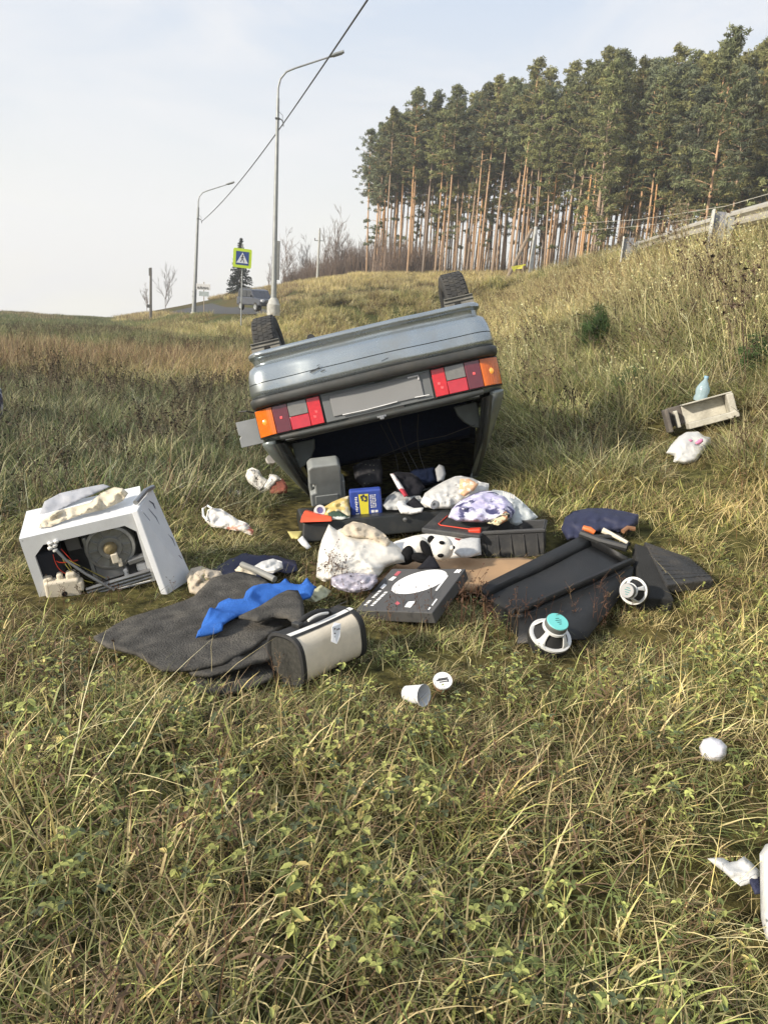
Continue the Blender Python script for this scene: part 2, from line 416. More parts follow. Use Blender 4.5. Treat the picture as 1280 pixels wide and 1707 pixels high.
# ================================================================== OVERTURNED CAR
Rc = [[-0.96018499, 0.01766055, 0.27880619], [-0.03937527, 0.97948176, -0.19764887], [-0.27657617, -0.20075754, -0.93978829]]
Tc = [-0.28700667, 5.22406421, 1.58684723]
CARM = frame(Rc, Tc)
car = thing('overturned_car', 'grey metallic hatchback lying upside down on its roof with its boot open', 'car', CARM)
paint = mat('car_paint', (.175, .20, .195), rough=.32, metal=.3, var=.06, scale=3, coat=.5, dirt=.5, dscale=5, dirtcol=(.16, .13, .09))
paint_b = mat('bumper_paint', (.36, .40, .42), rough=.27, metal=.8, var=.06, scale=3, coat=.5, dirt=.42, dscale=4, dirtcol=(.20, .17, .125))
blackpl = mat('black_plastic', (.022, .023, .023), rough=.5, scale=20, bump=.15, bscale=300, dirt=.3, dscale=9)
darkpl = mat('dark_grey_plastic', (.045, .05, .048), rough=.45, scale=12, dirt=.35, dscale=7)
rubber = mat('tyre_rubber', (.028, .028, .027), rough=.8, scale=20, bump=.3, bscale=90, dirt=.5, dscale=10, dirtcol=(.12, .105, .08))
navy = mat('navy_lining', (.006, .009, .022), rough=.95, scale=30, spec=.1)
blackint = mat('black_lining', (.008, .008, .009), rough=.9, scale=20, spec=.15)
greytrim = mat('grey_trim', (.085, .10, .095), rough=.6, scale=10, dirt=.3)
steel = mat('bare_steel', (.30, .31, .32), rough=.42, metal=.7, scale=8, dirt=.3)

def lerp_tab(tab, z):
    zs = [t[0] for t in tab]
    return [float(np.interp(z, zs, [t[k] for t in tab])) for k in range(1, len(tab[0]))]
# z: half width, rear y, opening half width
SIDE = [(.24, .74, .10, .7), (.40, .825, .05, .7), (.60, .84, .05, .7), (.80, .84, .06, .70), (.86, .835, .08, .70), (.95, .80, .15, .685), (1.05, .755, .26, .665), (1.20, .69, .45, .63), (1.33, .635, .66, .59), (1.39, .60, .74, .56)]
def corner(hw, yr, rad, side, n=7):
    """plan outline of the rear corner, from the flank to the rear face"""
    pts = []
    for k in range(n + 1):
        a = k / n * PI / 2; pts.append((side * (hw - rad + rad * math.cos(a)), yr + rad - rad * math.sin(a)))
    return pts
zs_low = [.24, .32, .40, .50, .60, .70, .80, .835]
zs_up = [.835, .86, .90, .95, 1.0, 1.05, 1.12, 1.20, 1.27, 1.33, 1.39]
body = MB()
for sd in (1, -1):
    rows = []
    for z in zs_low:
        hw, yr, ow = lerp_tab(SIDE, z); r = [(sd * (hw - .03 - .0), 4.05, z), (sd * hw, 3.6, z), (sd * hw, 2.2, z), (sd * hw, 1.3, z), (sd * hw, .5, z)]
        r += [(x, y, z) for x, y in corner(hw, yr, .16, sd)] + [(sd * .3, yr - .015, z), (0, yr - .02, z)]
        rows.append(r)
    body.grid(rows)
    rows = []
    for z in zs_up:                     # pillar and quarter panel beside the opening
        hw, yr, ow = lerp_tab(SIDE, z); r = []
        yb = 1.5 + max(0, z - .9) * .6
        r += [(sd * hw, yb, z), (sd * hw, .9 + max(0, z - .9) * .5, z)]
        r += [(x, y, z) for x, y in corner(hw, yr, .06, sd, 5)] + [(sd * (ow + .035), yr + .005, z)]
        rows.append(r)
    body.grid(rows)
# front wings, bonnet, roof
body.grid([[(x, y, .84 if y < 2.9 else .84 - (y - 2.9) * .12) for x in (-.82, -.4, 0, .4, .82)] for y in (2.4, 2.9, 3.6, 4.05)])
body.grid([[(x, 4.05, z) for x in (-.81, 0, .81)] for z in (.24, .5, .70)])
body.grid([[(x, y, 1.39 + .02 * (1 - (x / .6) ** 2)) for x in (-.60, -.3, 0, .3, .60)] for y in (.72, 1.2, 1.8, 2.25)])
for sd in (1, -1):
    body.grid([[(sd * .62, 2.25, 1.37), (sd * .60, 2.3, 1.39)], [(sd * .80, 3.0, .84), (sd * .74, 3.02, .85)]])
body.build('body', paint, car, smooth=True, ang=50, solid=.008)
# bumper: a profile swept round the rear corner
prof = [(.232, -.06), (.238, -.012), (.250, .0), (.268, .0), (.278, -.010), (.288, -.022), (.318, -.024), (.330, -.006), (.345, .012), (.39, .028), (.446, .036), (.449, .029), (.452, .037), (.50, .040), (.540, .036)]
def bpath(off, z):
    hw = .795 + off; pts = []
    R = .13 + off * .5
    ctrl = [(hw, .95), (hw, .70), (hw, .45)]
    n = 12; y0 = -.02 - off
    for k in range(n + 1):
        a = k / n * PI / 2; ctrl.append((hw - R + R * math.cos(a) ** .9, y0 + .03 + R - R * math.sin(a) ** .9))
    for x in [.60 - .05 * j for j in range(13)]: ctrl.append((x, y0 + .03 * (x / .6) ** 2))
    full = [(x, y, z) for x, y in ctrl] + [(-x, y, z) for x, y in ctrl[-2::-1]]
    # years of knocks: shallow dents all along, a deeper one by the fuel side corner
    return [(x, y + .007 * nz((x, z, 1.0), 3.2, 4.0) + .004 * nz((x, z, 3.0), 8, 2.0) + .016 * math.exp(-((x - .52) / .10) ** 2 - ((z - .42) / .05) ** 2), z + .004 * nz((x, y, 5.0), 2.5, 1.0)) for x, y, z in full]
MB().grid([bpath(o_, z_) for z_, o_ in prof]).build('bumper', paint_b, car, smooth=True, ang=50, solid=.004)
sp = [(.540, .030), (.544, .045), (.554, .052), (.585, .050), (.602, .040), (.608, .01), (.608, -.03)]
MB().grid([bpath(o_, z_) for z_, o_ in sp]).build('bumper_strip', mat('strip_rubber', (.040, .042, .040), rough=.5, scale=15, dirt=.25), car, smooth=True, ang=60)
# scratches on the bumper
sc = MB()
for (x, z, lx, lz) in [(.36, .455, .07, .008), (.31, .47, .03, .004), (.33, .43, .02, .003), (-.1, .49, .05, .003)]:
    MB().box((x, -.0615, z), (lx, .003, lz), Matrix.Rotation(-.25, 4, 'Y')).build('scratch', mat('scratch_dark', (.03, .035, .04), rough=.6), car)
# rear panel between the lamps
MB().bbox((-.365, .015, .618), (.365, .05, .80)).build('rear_panel', mat('panel_grey', (.13, .138, .138), rough=.45, var=.05, coat=.3), car, bevel=.004)
pl = MB().bbox((-.30, .004, .634), (.31, .013, .772)).build('number_plate', mat('plate_grey', (.215, .218, .218), rough=.6, var=.05, scale=3), car, bevel=.003)
e_ = MB()
e_.tube([(.25, .0, .774), (.10, .0, .776), (-.05, .0, .772), (-.12, .0, .769)], .004, 6)
e_.tube([(-.24, .0, .768), (-.335, .0, .772)], .004, 6); e_.tube([(-.22, .0, .632), (-.29, .0, .632), (-.29, .0, .66)], .006, 6)
e_.build('plate_edge', mat('white_edge', (.7, .7, .7), rough=.5), pl)
MB().bbox((-.16, .02, .80), (.22, .05, .815)).build('boot_lip_shadow_gap', blackpl, car)
MB().tube([(-.69, .045, .826), (-.4, .01, .832), (0, .0, .834), (.4, .01, .832), (.69, .045, .826)], .02, 10).build('sill_trim', darkpl, car, smooth=True)
# striker in the middle of the sill
MB().bbox((-.03, -.028, .835), (.03, .01, .85)).bbox((-.014, -.04, .838), (.014, -.02, .862)).build('latch_striker', steel, car, bevel=.003)
# tail lamps
lens = dict(amber=mat('amber_lens', (.85, .19, .015), rough=.12, var=.1, scale=30, spec=.7, coat=.7, trans=.2),
            dark=mat('dark_red_lens', (.13, .012, .022), rough=.12, var=.1, scale=30, spec=.7, coat=.7),
            clear=mat('smoked_clear_lens', (.17, .165, .15), rough=.12, var=.1, scale=30, spec=.7, coat=.7),
            red=mat('red_lens', (.48, .015, .03), rough=.12, var=.1, scale=30, spec=.7, coat=.7),
            bright=mat('bright_red_lens', (.72, .02, .03), rough=.12, var=.1, scale=30, spec=.7, coat=.7, trans=.2))
glow = mat('lamp_reflector_glow', (1.0, .38, .05), rough=.2, spec=.8, coat=.8)  # reflector brighter than its lens: the sunlit glow is painted in
glow_r = mat('lamp_reflector_glow_red', (1.0, .10, .10), rough=.2, spec=.8, coat=.8)  # same painted glow for the red lenses
for sd in (1, -1):
    z0, z1 = .617, .797
    def yy(x):                          # lamp face wraps round the corner
        return .004 + .012 * (abs(x) / .6) ** 2 + max(0, abs(x) - .70) ** 2 * 4.5
    def slab(xa, xb, za, zb, th=.02, out=.0, nx=8):
        mb = MB(); r1 = []; r2 = []
        for k in range(nx + 1):
            x = sd * (xa + (xb - xa) * k / nx); y = yy(x) - out
            r1.append((x, y, za)); r2.append((x, y, zb))
        b1 = [(x, y + th, z) for x, y, z in r1]; b2 = [(x, y + th, z) for x, y, z in r2]
        mb.grid([b1, r1, r2, b2, b1])
        n = len(mb.v); k = nx + 1
        mb.f.append((0, k, 2 * k, 3 * k)); mb.f.append((nx, k + nx, 2 * k + nx, 3 * k + nx))
        return mb
    lamp = slab(.372, .838, z0 - .008, z1 + .008, .05, -.004).build('tail_lamp', blackpl, car, bevel=.003)
    slab(.705, .832, z0, z1, .02, .006).build('amber_lens', lens['amber'], lamp, smooth=True, bevel=.003)
    slab(.600, .702, z0, z1, .02, .005).build('dark_red_lens', lens['dark'], lamp, smooth=True, bevel=.003)
    slab(.468, .597, z0, z0 + .092, .02, .006).build('clear_lens', lens['clear'], lamp, smooth=True, bevel=.003)
    slab(.468, .597, z0 + .095, z1, .02, .006).build('red_lens', lens['red'], lamp, smooth=True, bevel=.003)
    slab(.378, .465, z0, z1, .02, .007).build('bright_red_lens', lens['bright'], lamp, smooth=True, bevel=.003)
    MB().lathe([(0, .006), (.012, .005), (.022, 0)], 12, Matrix.Translation((sd * .765, yy(.765) - .005, .705)) @ Matrix.Rotation(PI / 2, 4, 'X')).build('reflector', glow, lamp, smooth=True)
    # moulded ribs on the lenses
    for (xa, xb, nr) in ((.705, .832, 9), (.600, .702, 7), (.378, .465, 6)):
        rbm = MB()
        for k in range(1, nr):
            xx = sd * (xa + (xb - xa) * k / nr); rbm.box((xx, yy(xx) - .0065, (z0 + z1) / 2), (.0016, .002, z1 - z0 - .012))
        kind(rbm.build('lens_rib', lens['amber'] if xa > .7 else (lens['dark'] if xa > .5 else lens['bright']), lamp), 'stuff')
    for (px_, pz_) in ((.415, .715), (.43, .745), (.653, .70)):
        MB().box((sd * px_, yy(px_) - .006, pz_), (.018, .006, .018)).build('reflector', glow_r, lamp, bevel=.004)
# seal round the boot opening and the lining inside
seal = MB()
for sd in (1, -1):
    rows = []
    for z in np.linspace(.86, 1.385, 14):
        hw, yr, ow = lerp_tab(SIDE, z)
        rows.append([(sd * (ow + .045), yr - .004, z), (sd * (ow + .03), yr - .018, z), (sd * (ow + .012), yr - .006, z), (sd * (ow + .005), yr + .04, z), (sd * (ow - .012), yr + .03, z), (sd * (ow - .02), yr + .055, z), (sd * (ow - .015), yr + .14, z)])
    seal.grid(rows)
seal.grid([[(x, .035, .832), (x, .03, .852), (x, .06, .862), (x, .07, .852), (x, .16, .845)] for x in np.linspace(-.66, .66, 12)])
seal.build('opening_seal', darkpl, car, smooth=True, ang=60)
MB().grid([[(x, y, z) for x in (-.69, 0, .69)] for y, z in ((.12, .845), (.14, .45), (.95, .45), (1.0, .62))]).build('boot_floor', navy, car)
sb = MB()
sb.grid([[(x, y + .02 * math.cos(x * 5), z) for x in np.linspace(-.66, .66, 14)] for y, z in ((.98, .45), (.99, .62), (1.04, .80), (1.06, .98), (1.10, 1.06), (1.2, 1.08), (1.24, .9))])
sb.build('seat_back', mat('navy_seat', (.008, .013, .032), rough=.95, scale=40, bump=.3, bscale=120, spec=.1), car, smooth=True)
for sd in (1, -1):
    MB().grid([[(sd * .70, .12, z), (sd * .675, .14, z), (sd * .665, .32, z), (sd * .66, 1.0, z)] for z in (.46, .84)]).build('side_lining', navy, car)
    tq = [(.67, .862), (.50, .862), (.515, .93), (.55, .985), (.60, 1.03), (.65, 1.05), (.665, .98)]
    tr = MB().prism([(sd * a_, b_) for a_, b_ in tq], .03, Matrix.Translation((0, .36, 0)) @ Matrix.Rotation(PI / 2, 4, 'X'))
    tr.build('quarter_trim', greytrim, car, bevel=.012, seg=3)
    MB().grid([[(sd * .66, .6, 1.0), (sd * .66, 3.0, 1.0)], [(sd * .56, .72, 1.38), (sd * .57, 2.3, 1.38)]]).build('side_glass', mat('dark_glass', (.012, .014, .015), rough=.08, spec=.8), car)
MB().grid([[(x, y, 1.375) for x in (-.56, 0, .56)] for y in (.75, 1.5, 2.3)]).build('headliner', blackint, car)
MB().grid([[(x, 2.3 + (1.38 - z) * 1.3, z) for x in (-.6, 0, .6)] for z in (1.38, .84)]).build('windscreen', MATS['dark_glass'], car)
MB().grid([[(x, 2.9, z) for x in (-.8, .8)] for z in (.3, .9)]).build('bulkhead', blackint, car)
MB().bbox((.60, .44, .93), (.66, .56, 1.01)).build('warning_reflector', lens['red'], car, bevel=.02)
wr = MB()
for k in range(4):
    x0 = -.25 + .09 * k
    wr.tube([(x0 + .05 * math.sin(t * 3 + k), .35 + .1 * t + .05 * k, .86 + .5 * t) for t in np.linspace(0, 1, 9)], .003, 5)
wr.tube([(-.62, .3, 1.02), (-.4, .32, 1.05), (-.2, .4, 1.04), (.1, .5, 1.09)], .003, 5)
wr.build('hanging_wire', mat('cable_black', (.02, .02, .02), rough=.6), car)
c = MB().lathe([(0, 0), (.02, .004), (.024, .012), (.01, .02), (0, .022)], 10, Matrix.Translation((.42, .95, .78)) @ Matrix.Rotation(PI / 2, 4, 'X')).build('clip', steel, car, smooth=True)
# underbody
ub = MB().grid([[(x, y, .25 + (.02 if abs(x) < .2 else 0)) for x in (-.74, -.2, .2, .74)] for y in (.15, 1.2, 2.4, 3.9)])
ub.tube([(-.62, .92, .20), (.62, .92, .20)], .04, 8); ub.tube([(.35, .1, .22), (.35, 1.3, .2), (.1, 2.6, .2)], .03, 8)
ub.build('underbody', blackpl, car)
# wheels
def wheel(x, y, z):
    R0, w = .288, .178
    M = Matrix.Translation((x, y, z)) @ Matrix.Rotation(PI / 2, 4, 'Y')
    wl = MB().lathe([(.175, -w * .42), (.20, -w * .47), (.25, -w * .5), (.275, -w * .47), (.285, -w * .38), (R0, -w * .2), (R0, w * .2), (.285, w * .38), (.275, w * .47), (.25, w * .5), (.20, w * .47), (.175, w * .42)], 40, M).build('wheel', rubber, car, smooth=True, ang=45)
    t = MB()
    for k in range(44):
        for j in range(4):
            a = 2 * PI * (k + .5 * (j % 2)) / 44
            t.box((x + (j - 1.5) * .036, y + R0 * math.cos(a), z + R0 * math.sin(a)), (.030, .034, .0045), Matrix.Rotation(a - PI / 2, 4, 'X') @ Matrix.Rotation(.25 * (1 if j < 2 else -1), 4, 'Z'))
    t.build('tread', rubber, wl)
    MB().lathe([(.02, 0), (.06, .015), (.12, -.01), (.15, .02), (.17, .06), (.176, .072)], 28, M).lathe([(.02, 0), (.10, -.03), (.15, -.05), (.176, -.072)], 28, M).build('rim', steel, wl, smooth=True)
for sd in (1, -1):
    wheel(sd * .725, .86, .132); wheel(sd * .725, 3.3, .20)
    # mud flap with a hole, dirty grey
    mfm = mat('mud_flap', (.26, .25, .215), rough=.8, scale=9, col2=(.13, .125, .11), bump=.3, bscale=30)
    f = MB(); cx = sd * .715; w2 = .105
    hc = (cx - .01 * sd, .145); n = 20
    # a slab pierced by a round hole: outer loop to hole ring
    outer = []
    for k in range(n):
        a = 2 * PI * k / n + PI / 4; m_ = max(abs(math.cos(a)), abs(math.sin(a)))
        outer.append((cx + math.cos(a) / m_ * w2, .190 + math.sin(a) / m_ * .100))
    ring = [(hc[0] + .024 * math.cos(2 * PI * k / n + PI / 4), hc[1] + .024 * math.sin(2 * PI * k / n + PI / 4)) for k in range(n)]
    yf = lambda z: .50 + (.29 - z) * .10
    A = [(x, yf(z), z) for x, z in outer] + [(x, yf(z), z) for x, z in outer[:1]]; B = [(x, yf(z), z) for x, z in ring] + [(ring[0][0], yf(ring[0][1]), ring[0][1])]
    f.grid([A, B]); flap = f.build('mud_flap', mfm, car, solid=.012)
    MB().bbox((cx - w2, .495, .095), (cx + w2, .520, .100)).bbox((cx - w2, .497, .122), (cx + w2, .515, .127)).build('rib', darkpl, flap)
    br = MB().prism([(0, 0), (.16, 0), (.14, .03), (.03, .13), (0, .13)], .03, Matrix.Translation((sd * .62, .56, .30)) @ Matrix.Rotation(PI, 4, 'X') @ Matrix.Rotation(PI / 2, 4, 'X') @ (Matrix.Scale(-1, 4, (1, 0, 0)) if sd > 0 else Matrix.Identity(4)))
    br.build('suspension_bracket', blackpl, car, bevel=.004)
# fuel flap swung open on the flank, and its cap
fl = [(.85, .44), (1.035, .44), (1.035, .53), (1.02, .545), (1.035, .56), (1.035, .625), (.85, .625)]
MB().prism([(a, b + .185) for a, b in fl], .010, Matrix.Translation((0, .42, 0)) @ Matrix.Rotation(PI / 2, 4, 'X')).build('fuel_flap', mat('flap_metal', (.235, .245, .25), rough=.45, metal=.35, scale=5, var=.12), car, bevel=.003)
MB().lathe([(0, .03), (.03, .03), (.036, .02), (.036, 0), (0, 0)], 18, Matrix.Translation((.86, .50, .93)) @ Matrix.Rotation(-PI / 2 + .5, 4, 'X') @ Matrix.Rotation(.6, 4, 'Y')).build('fuel_cap', mat('cap_pale', (.5, .47, .44), rough=.5), car, smooth=True)
MB().tube([(.85, .40, .60), (.93, .34, .57), (.99, .37, .56)], .006, 6).build('bent_trim', blackpl, car)
# tailgate lying open on the grass, hinged on the roof edge: a shallow dark tray
def Wp(px, py, d): return Vector(P(px, py, d))
tg = MB()
A, B = Wp(503, 906, 4.92), Wp(735, 884, 4.98); A2, B2 = Wp(505, 872, 4.92), Wp(738, 846, 4.98)
ex = (B - A).normalized(); B = A + ex * 1.18; B2 = A2 + ex * 1.18
back = Vector((-.12, .68, -.03))
tg.add([A, B, B2, A2, A + back, B + back, B2 + back - Vector((0, 0, .06)), A2 + back - Vector((0, 0, .06))], [(0, 1, 2, 3), (3, 2, 6, 7), (0, 3, 7, 4), (1, 5, 6, 2), (4, 7, 6, 5), (0, 4, 5, 1)])
tgo = tg.build('tailgate', mat('tailgate_black', (.016, .018, .018), rough=.42, dirt=.25, dscale=9), car, world=True, bevel=.012, seg=3)
lp = A2.lerp(A, .25) + ex * .66 - Vector((0, .012, 0))
MB().lathe([(0, 0), (.012, .003), (.014, .012), (0, .016)], 10, Matrix.Translation(lp) @ Matrix.Rotation(PI / 2, 4, 'X')).build('latch', steel, tgo, world=True, smooth=True)
# ground the scattered things lie on: (photo pixel, radius in metres); no tuft grows through them
EXPX = [((95, 985), .22), ((160, 985), .25), ((230, 975), .25), ((270, 975), .18), ((150, 940), .25), ((230, 930), .25),
        ((250, 1070), .16), ((300, 1060), .2), ((350, 1060), .22), ((400, 1060), .2), ((440, 1060), .2), ((380, 1110), .14), ((420, 1110), .14), ((470, 1030), .16), ((400, 1010), .25), ((330, 1020), .2),
        ((500, 1090), .12), ((545, 1075), .14), ((575, 1060), .10), ((430, 960), .18), ((480, 960), .15), ((600, 960), .3), ((570, 965), .2), ((690, 1000), .28), ((650, 1015), .15), ((740, 1010), .15), ((690, 1030), .1),
        ((820, 960), .4), ((760, 950), .3), ((880, 980), .35), ((950, 970), .3), ((1000, 950), .25), ((930, 1040), .16), ((905, 1045), .14), ((900, 1000), .3), ((1000, 910), .25), ((1090, 970), .18), ((1130, 960), .16),
        ((380, 880), .12), ((440, 815), .12), ((690, 1165), .045), ((690, 1182), .035), ((738, 1142), .04), ((1188, 1264), .035), ((1225, 1455), .03), ((1262, 1480), .03), ((1280, 1540), .04), ((1150, 770), .2), ((1150, 795), .15), ((1150, 715), .3), ((1190, 705), .3), ((1120, 722), .2), ((1140, 735), .25), ((1190, 725), .25), ((540, 1110), .1), ((490, 1125), .1), ((905, 1085), .12), ((940, 1085), .12), ((985, 1050), .15), ((1060, 1010), .12), ((160, 1005), .12), ((230, 995), .12), ((660, 1035), .1)]
EXW = [(-8.0, 44.6, 1.7), (-10.0, 51, 2.0), (-9.6, 47, 2.4), (-10.5, 54, 1.5)] + [(-.1, y, .75) for y in (5.0, 5.5)] + [(0, 6.4, 1.0), (-.1, 7.4, .95), (-.2, 8.4, .9), (-.35, 4.7, .3), (.3, 4.75, .35), (.6, 4.75, .3)]
# ================================================================== BACKGROUND THINGS
def leafmesh(name, V, F, C, m, K=None):
    me = bpy.data.meshes.new(name); me.from_pydata(V, [], F)
    if K is not None and len(K) == len(V):     # leaves shade as the rounded clump they belong to
        v = np.array(V); k = np.array(K); n = (v - k) * 1.6; ax = k.copy(); ax[:, 2] = 0; n = n + ax / (np.linalg.norm(ax, axis=1)[:, None] + .3) * .5 + np.array([0, 0, .35]) + RNG.normal(0, .18, v.shape)
        n /= np.linalg.norm(n, axis=1)[:, None] + 1e-9; me.shade_smooth(); me.normals_split_custom_set_from_vertices([tuple(q) for q in n])
    a = me.attributes.new('col', 'FLOAT_COLOR', 'POINT'); a.data.foreach_set('color', np.array([(*c, 1) for c in C], np.float32).ravel()); me.materials.append(m); return me
NEEDLE = leafmat('pine_needles', trans=.38, rough=.6, spec=.15)
def trunkmat():
    m = bpy.data.materials.new('pine_bark'); m.use_nodes = True; n, l = m.node_tree.nodes, m.node_tree.links; b = n['Principled BSDF']; b.inputs['Roughness'].default_value = .9; b.inputs['Specular IOR Level'].default_value = .1
    t = n.new('ShaderNodeTexCoord'); s = n.new('ShaderNodeSeparateXYZ'); l.new(t.outputs['Object'], s.inputs[0])
    ns = n.new('ShaderNodeTexNoise'); ns.inputs['Scale'].default_value = 2.2; ns.inputs['Detail'].default_value = 6
    mp_ = n.new('ShaderNodeMapping'); mp_.inputs['Scale'].default_value = (6, 6, .8); l.new(t.outputs['Object'], mp_.inputs[0]); l.new(mp_.outputs[0], ns.inputs['Vector'])
    ad = n.new('ShaderNodeMath'); ad.operation = 'MULTIPLY_ADD'; ad.inputs[1].default_value = .055; l.new(s.outputs['Z'], ad.inputs[0]); l.new(ns.outputs['Fac'], ad.inputs[2])
    r = n.new('ShaderNodeValToRGB'); r.color_ramp.elements[0].position = .35; r.color_ramp.elements[0].color = (.26, .20, .145, 1); r.color_ramp.elements[1].position = 1.1; r.color_ramp.elements[1].color = (.47, .285, .15, 1)
    l.new(ad.outputs[0], r.inputs[0])
    oi = n.new('ShaderNodeObjectInfo'); hs = n.new('ShaderNodeHueSaturation'); mr = n.new('ShaderNodeMapRange'); mr.inputs['To Min'].default_value = .7; mr.inputs['To Max'].default_value = 1.3
    mr2 = n.new('ShaderNodeMapRange'); mr2.inputs['To Min'].default_value = .6; mr2.inputs['To Max'].default_value = 1.1
    l.new(oi.outputs['Random'], mr.inputs['Value']); l.new(mr.outputs[0], hs.inputs['Value']); l.new(oi.outputs['Random'], mr2.inputs['Value']); l.new(mr2.outputs[0], hs.inputs['Saturation'])
    l.new(r.outputs[0], hs.inputs['Color']); l.new(hs.outputs[0], b.inputs['Base Color']); return m
BARK = trunkmat()
def tuft_clump(V, F, C, c, R, n, col, ln=.42, wd=.15, K=None):
    """needle tuft: short blades radiating from a twig end"""
    for k in range(n):
        o_ = RNG.normal(0, 1, 3) * np.array([1, 1, .7]); o_ /= np.linalg.norm(o_) + 1e-9; p = c + o_ * R * RNG.uniform(.3, 1.0) * np.array([1, 1, .65])
        nn = o_ + np.array([0, 0, .45]) + RNG.normal(0, .35, 3); nn /= np.linalg.norm(nn) + 1e-9
        d = np.cross(nn, RNG.normal(0, 1, 3)); d /= np.linalg.norm(d) + 1e-9; s = np.cross(nn, d); p = p - d * ln * .5; L_ = ln * RNG.uniform(.6, 1.3); w = wd * RNG.uniform(.6, 1.3)
        o = len(V); V += [tuple(p - s * w * .5), tuple(p + s * w * .5), tuple(p + d * L_ + s * w * .12), tuple(p + d * L_ - s * w * .12)]; F.append((o, o + 1, o + 2, o + 3))
        if K is not None: K += [tuple(c)] * 4
        q = RNG.uniform(.7, 1.3); C += [tuple(np.array(col) * q * .85)] * 2 + [tuple(np.array(col) * q * 1.15)] * 2
def pine_meshes(i, h, zc, wmax, dens=1.0, low=0.0):
    V, F, C = [], [], []; K = []; tw = MB()
    base = np.array([(.185, .215, .105), (.21, .235, .10), (.245, .255, .105), (.165, .195, .115)][i % 4])
    z = zc; lean = RNG.uniform(-.4, .4, 2)
    ax = lambda z: np.array([lean[0] * (z / h) ** 2, lean[1] * (z / h) ** 2, z])
    while z < h - .2:
        t = (z - zc) / (h - zc); prof_ = (min(1, .45 + t * 2.2)) * (1 - t ** 1.5) + .10
        for b in range(int(RNG.integers(3, 6))):
            if RNG.uniform() < .12 and t < .8: continue
            a = RNG.uniform(0, 2 * PI); ln = wmax * prof_ * RNG.uniform(.55, 1.15); up_ = .05 + .5 * t + RNG.uniform(-.1, .2)
            d = np.array([math.cos(a), math.sin(a), up_]); p0 = ax(z); e_ = p0 + d * ln; e_[2] -= .10 * ln * (1 - t)
            tw.tube([p0, (p0 + e_) / 2 + np.array([0, 0, .08 * ln]), e_], [.035, .025, .01], 3, False)
            for q in np.linspace(.4, 1.05, max(2, int(ln / .6))):
                c = p0 + (e_ - p0) * q + RNG.normal(0, .16, 3); col = base * RNG.uniform(.75, 1.35) * np.array([1 + .12 * RNG.uniform(), 1, 1])
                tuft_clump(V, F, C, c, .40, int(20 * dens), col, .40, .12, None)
        z += RNG.uniform(.28, .48) * (1 + .5 * (1 - t))
    # dead stubs and a few ragged low boughs
    for k in range(14):
        z = RNG.uniform(min(h * .25, zc * .4), zc); a = RNG.uniform(0, 2 * PI); ln = RNG.uniform(.3, 1.0)
        tw.tube([ax(z), ax(z) + np.array([math.cos(a) * ln, math.sin(a) * ln, RNG.uniform(-.1, .25)])], [.02, .006], 3, False)
        if RNG.uniform() < low:
            c = ax(z) + np.array([math.cos(a), math.sin(a), .1]) * ln * 1.6
            tw.tube([ax(z), c], [.03, .01], 3, False)
            for q in range(4): tuft_clump(V, F, C, c + RNG.normal(0, .3, 3) * np.array([1, 1, .3]), .35, 12, base, .42, .13, None)
    pts = [ax(q) for q in np.linspace(-.4, h - .3, 12)]; rs = np.interp(np.linspace(0, 1, 12), [0, .06, .5, 1], [.18, .135, .10, .03])
    tw.tube(pts, list(rs), 8)
    tm = bpy.data.meshes.new('trunk'); tm.from_pydata(tw.v, [], tw.f); tm.shade_smooth(); tm.materials.append(BARK)
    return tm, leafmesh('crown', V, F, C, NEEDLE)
PV = [pine_meshes(i, h, zc, w, 1.0, lo) for i, (h, zc, w, lo) in enumerate([(21, 13.4, 2.5, .05), (20, 12.6, 2.7, .1), (22, 14.2, 2.3, .0), (20.5, 12.0, 2.6, .25), (21.5, 13.0, 2.5, .1), (20.5, 8.6, 2.8, .2), (21.5, 7.4, 3.0, .1), (20, 10.0, 2.4, .2)])]
PB = [pine_meshes(i, h, zc, w, 1.1, .0) for i, (h, zc, w) in enumerate([(20.5, 2.6, 2.7), (19, 4.0, 2.5)])]
def add_pine(mesh, x, y, s, label, group, nm='pine_tree'):
    o = thing(nm, label, 'tree', (x, y, tz(x, y) - .1), group); o.rotation_euler = (RNG.normal(0, .022), RNG.normal(0, .022), RNG.uniform(0, 6.28)); o.scale = (s, s, s * RNG.uniform(.96, 1.04))
    for q in range(2):
        c = bpy.data.objects.new(('trunk', 'crown')[q], mesh[q]); COL.objects.link(c); c.parent = o
    return o
def fpt(px, d): return (px - 640) / FOC * d, d * 1.035
front = [(588, 95), (640, 93), (700, 90), (780, 86), (850, 82), (920, 78), (1000, 72), (1080, 68), (1160, 65), (1240, 62), (1320, 60), (1400, 58)]
hs = [(560, .84), (600, .90), (680, .93), (760, .92), (850, .93), (950, .92), (1050, .91), (1130, .90), (1200, .84), (1300, .80), (1400, .80)]
fx = [p[0] for p in front]; fd = [p[1] for p in front]; npine = 0
for row in range(8):
    px = 590 + row * 3.5 + (3 if row % 2 else 0)
    while px < 1372 - row * 4:
        d = float(np.interp(px, fx, fd)) + row * 2.3 + RNG.uniform(-.9, .9)
        if row > 6: d += (row - 6) * 2.0
        x, y = fpt(px + RNG.uniform(-11, 11), d)
        s = float(np.interp(px, [p[0] for p in hs], [p[1] for p in hs])) * RNG.uniform(.90, 1.05) * (1.0 if row < 3 else 1.02)
        add_pine(PV[int(RNG.integers(5)) if RNG.uniform() > float(np.interp(px, [600, 850, 1000, 1300], [.08, .25, .5, .8])) else 5 + int(RNG.integers(3))], x, y, s, 'tall pine with a bare orange trunk and a high crown in the forest', 'pines of the roadside forest'); npine += 1
        px += RNG.uniform(11, 22) * (1.0 if row < 4 else 1.6)
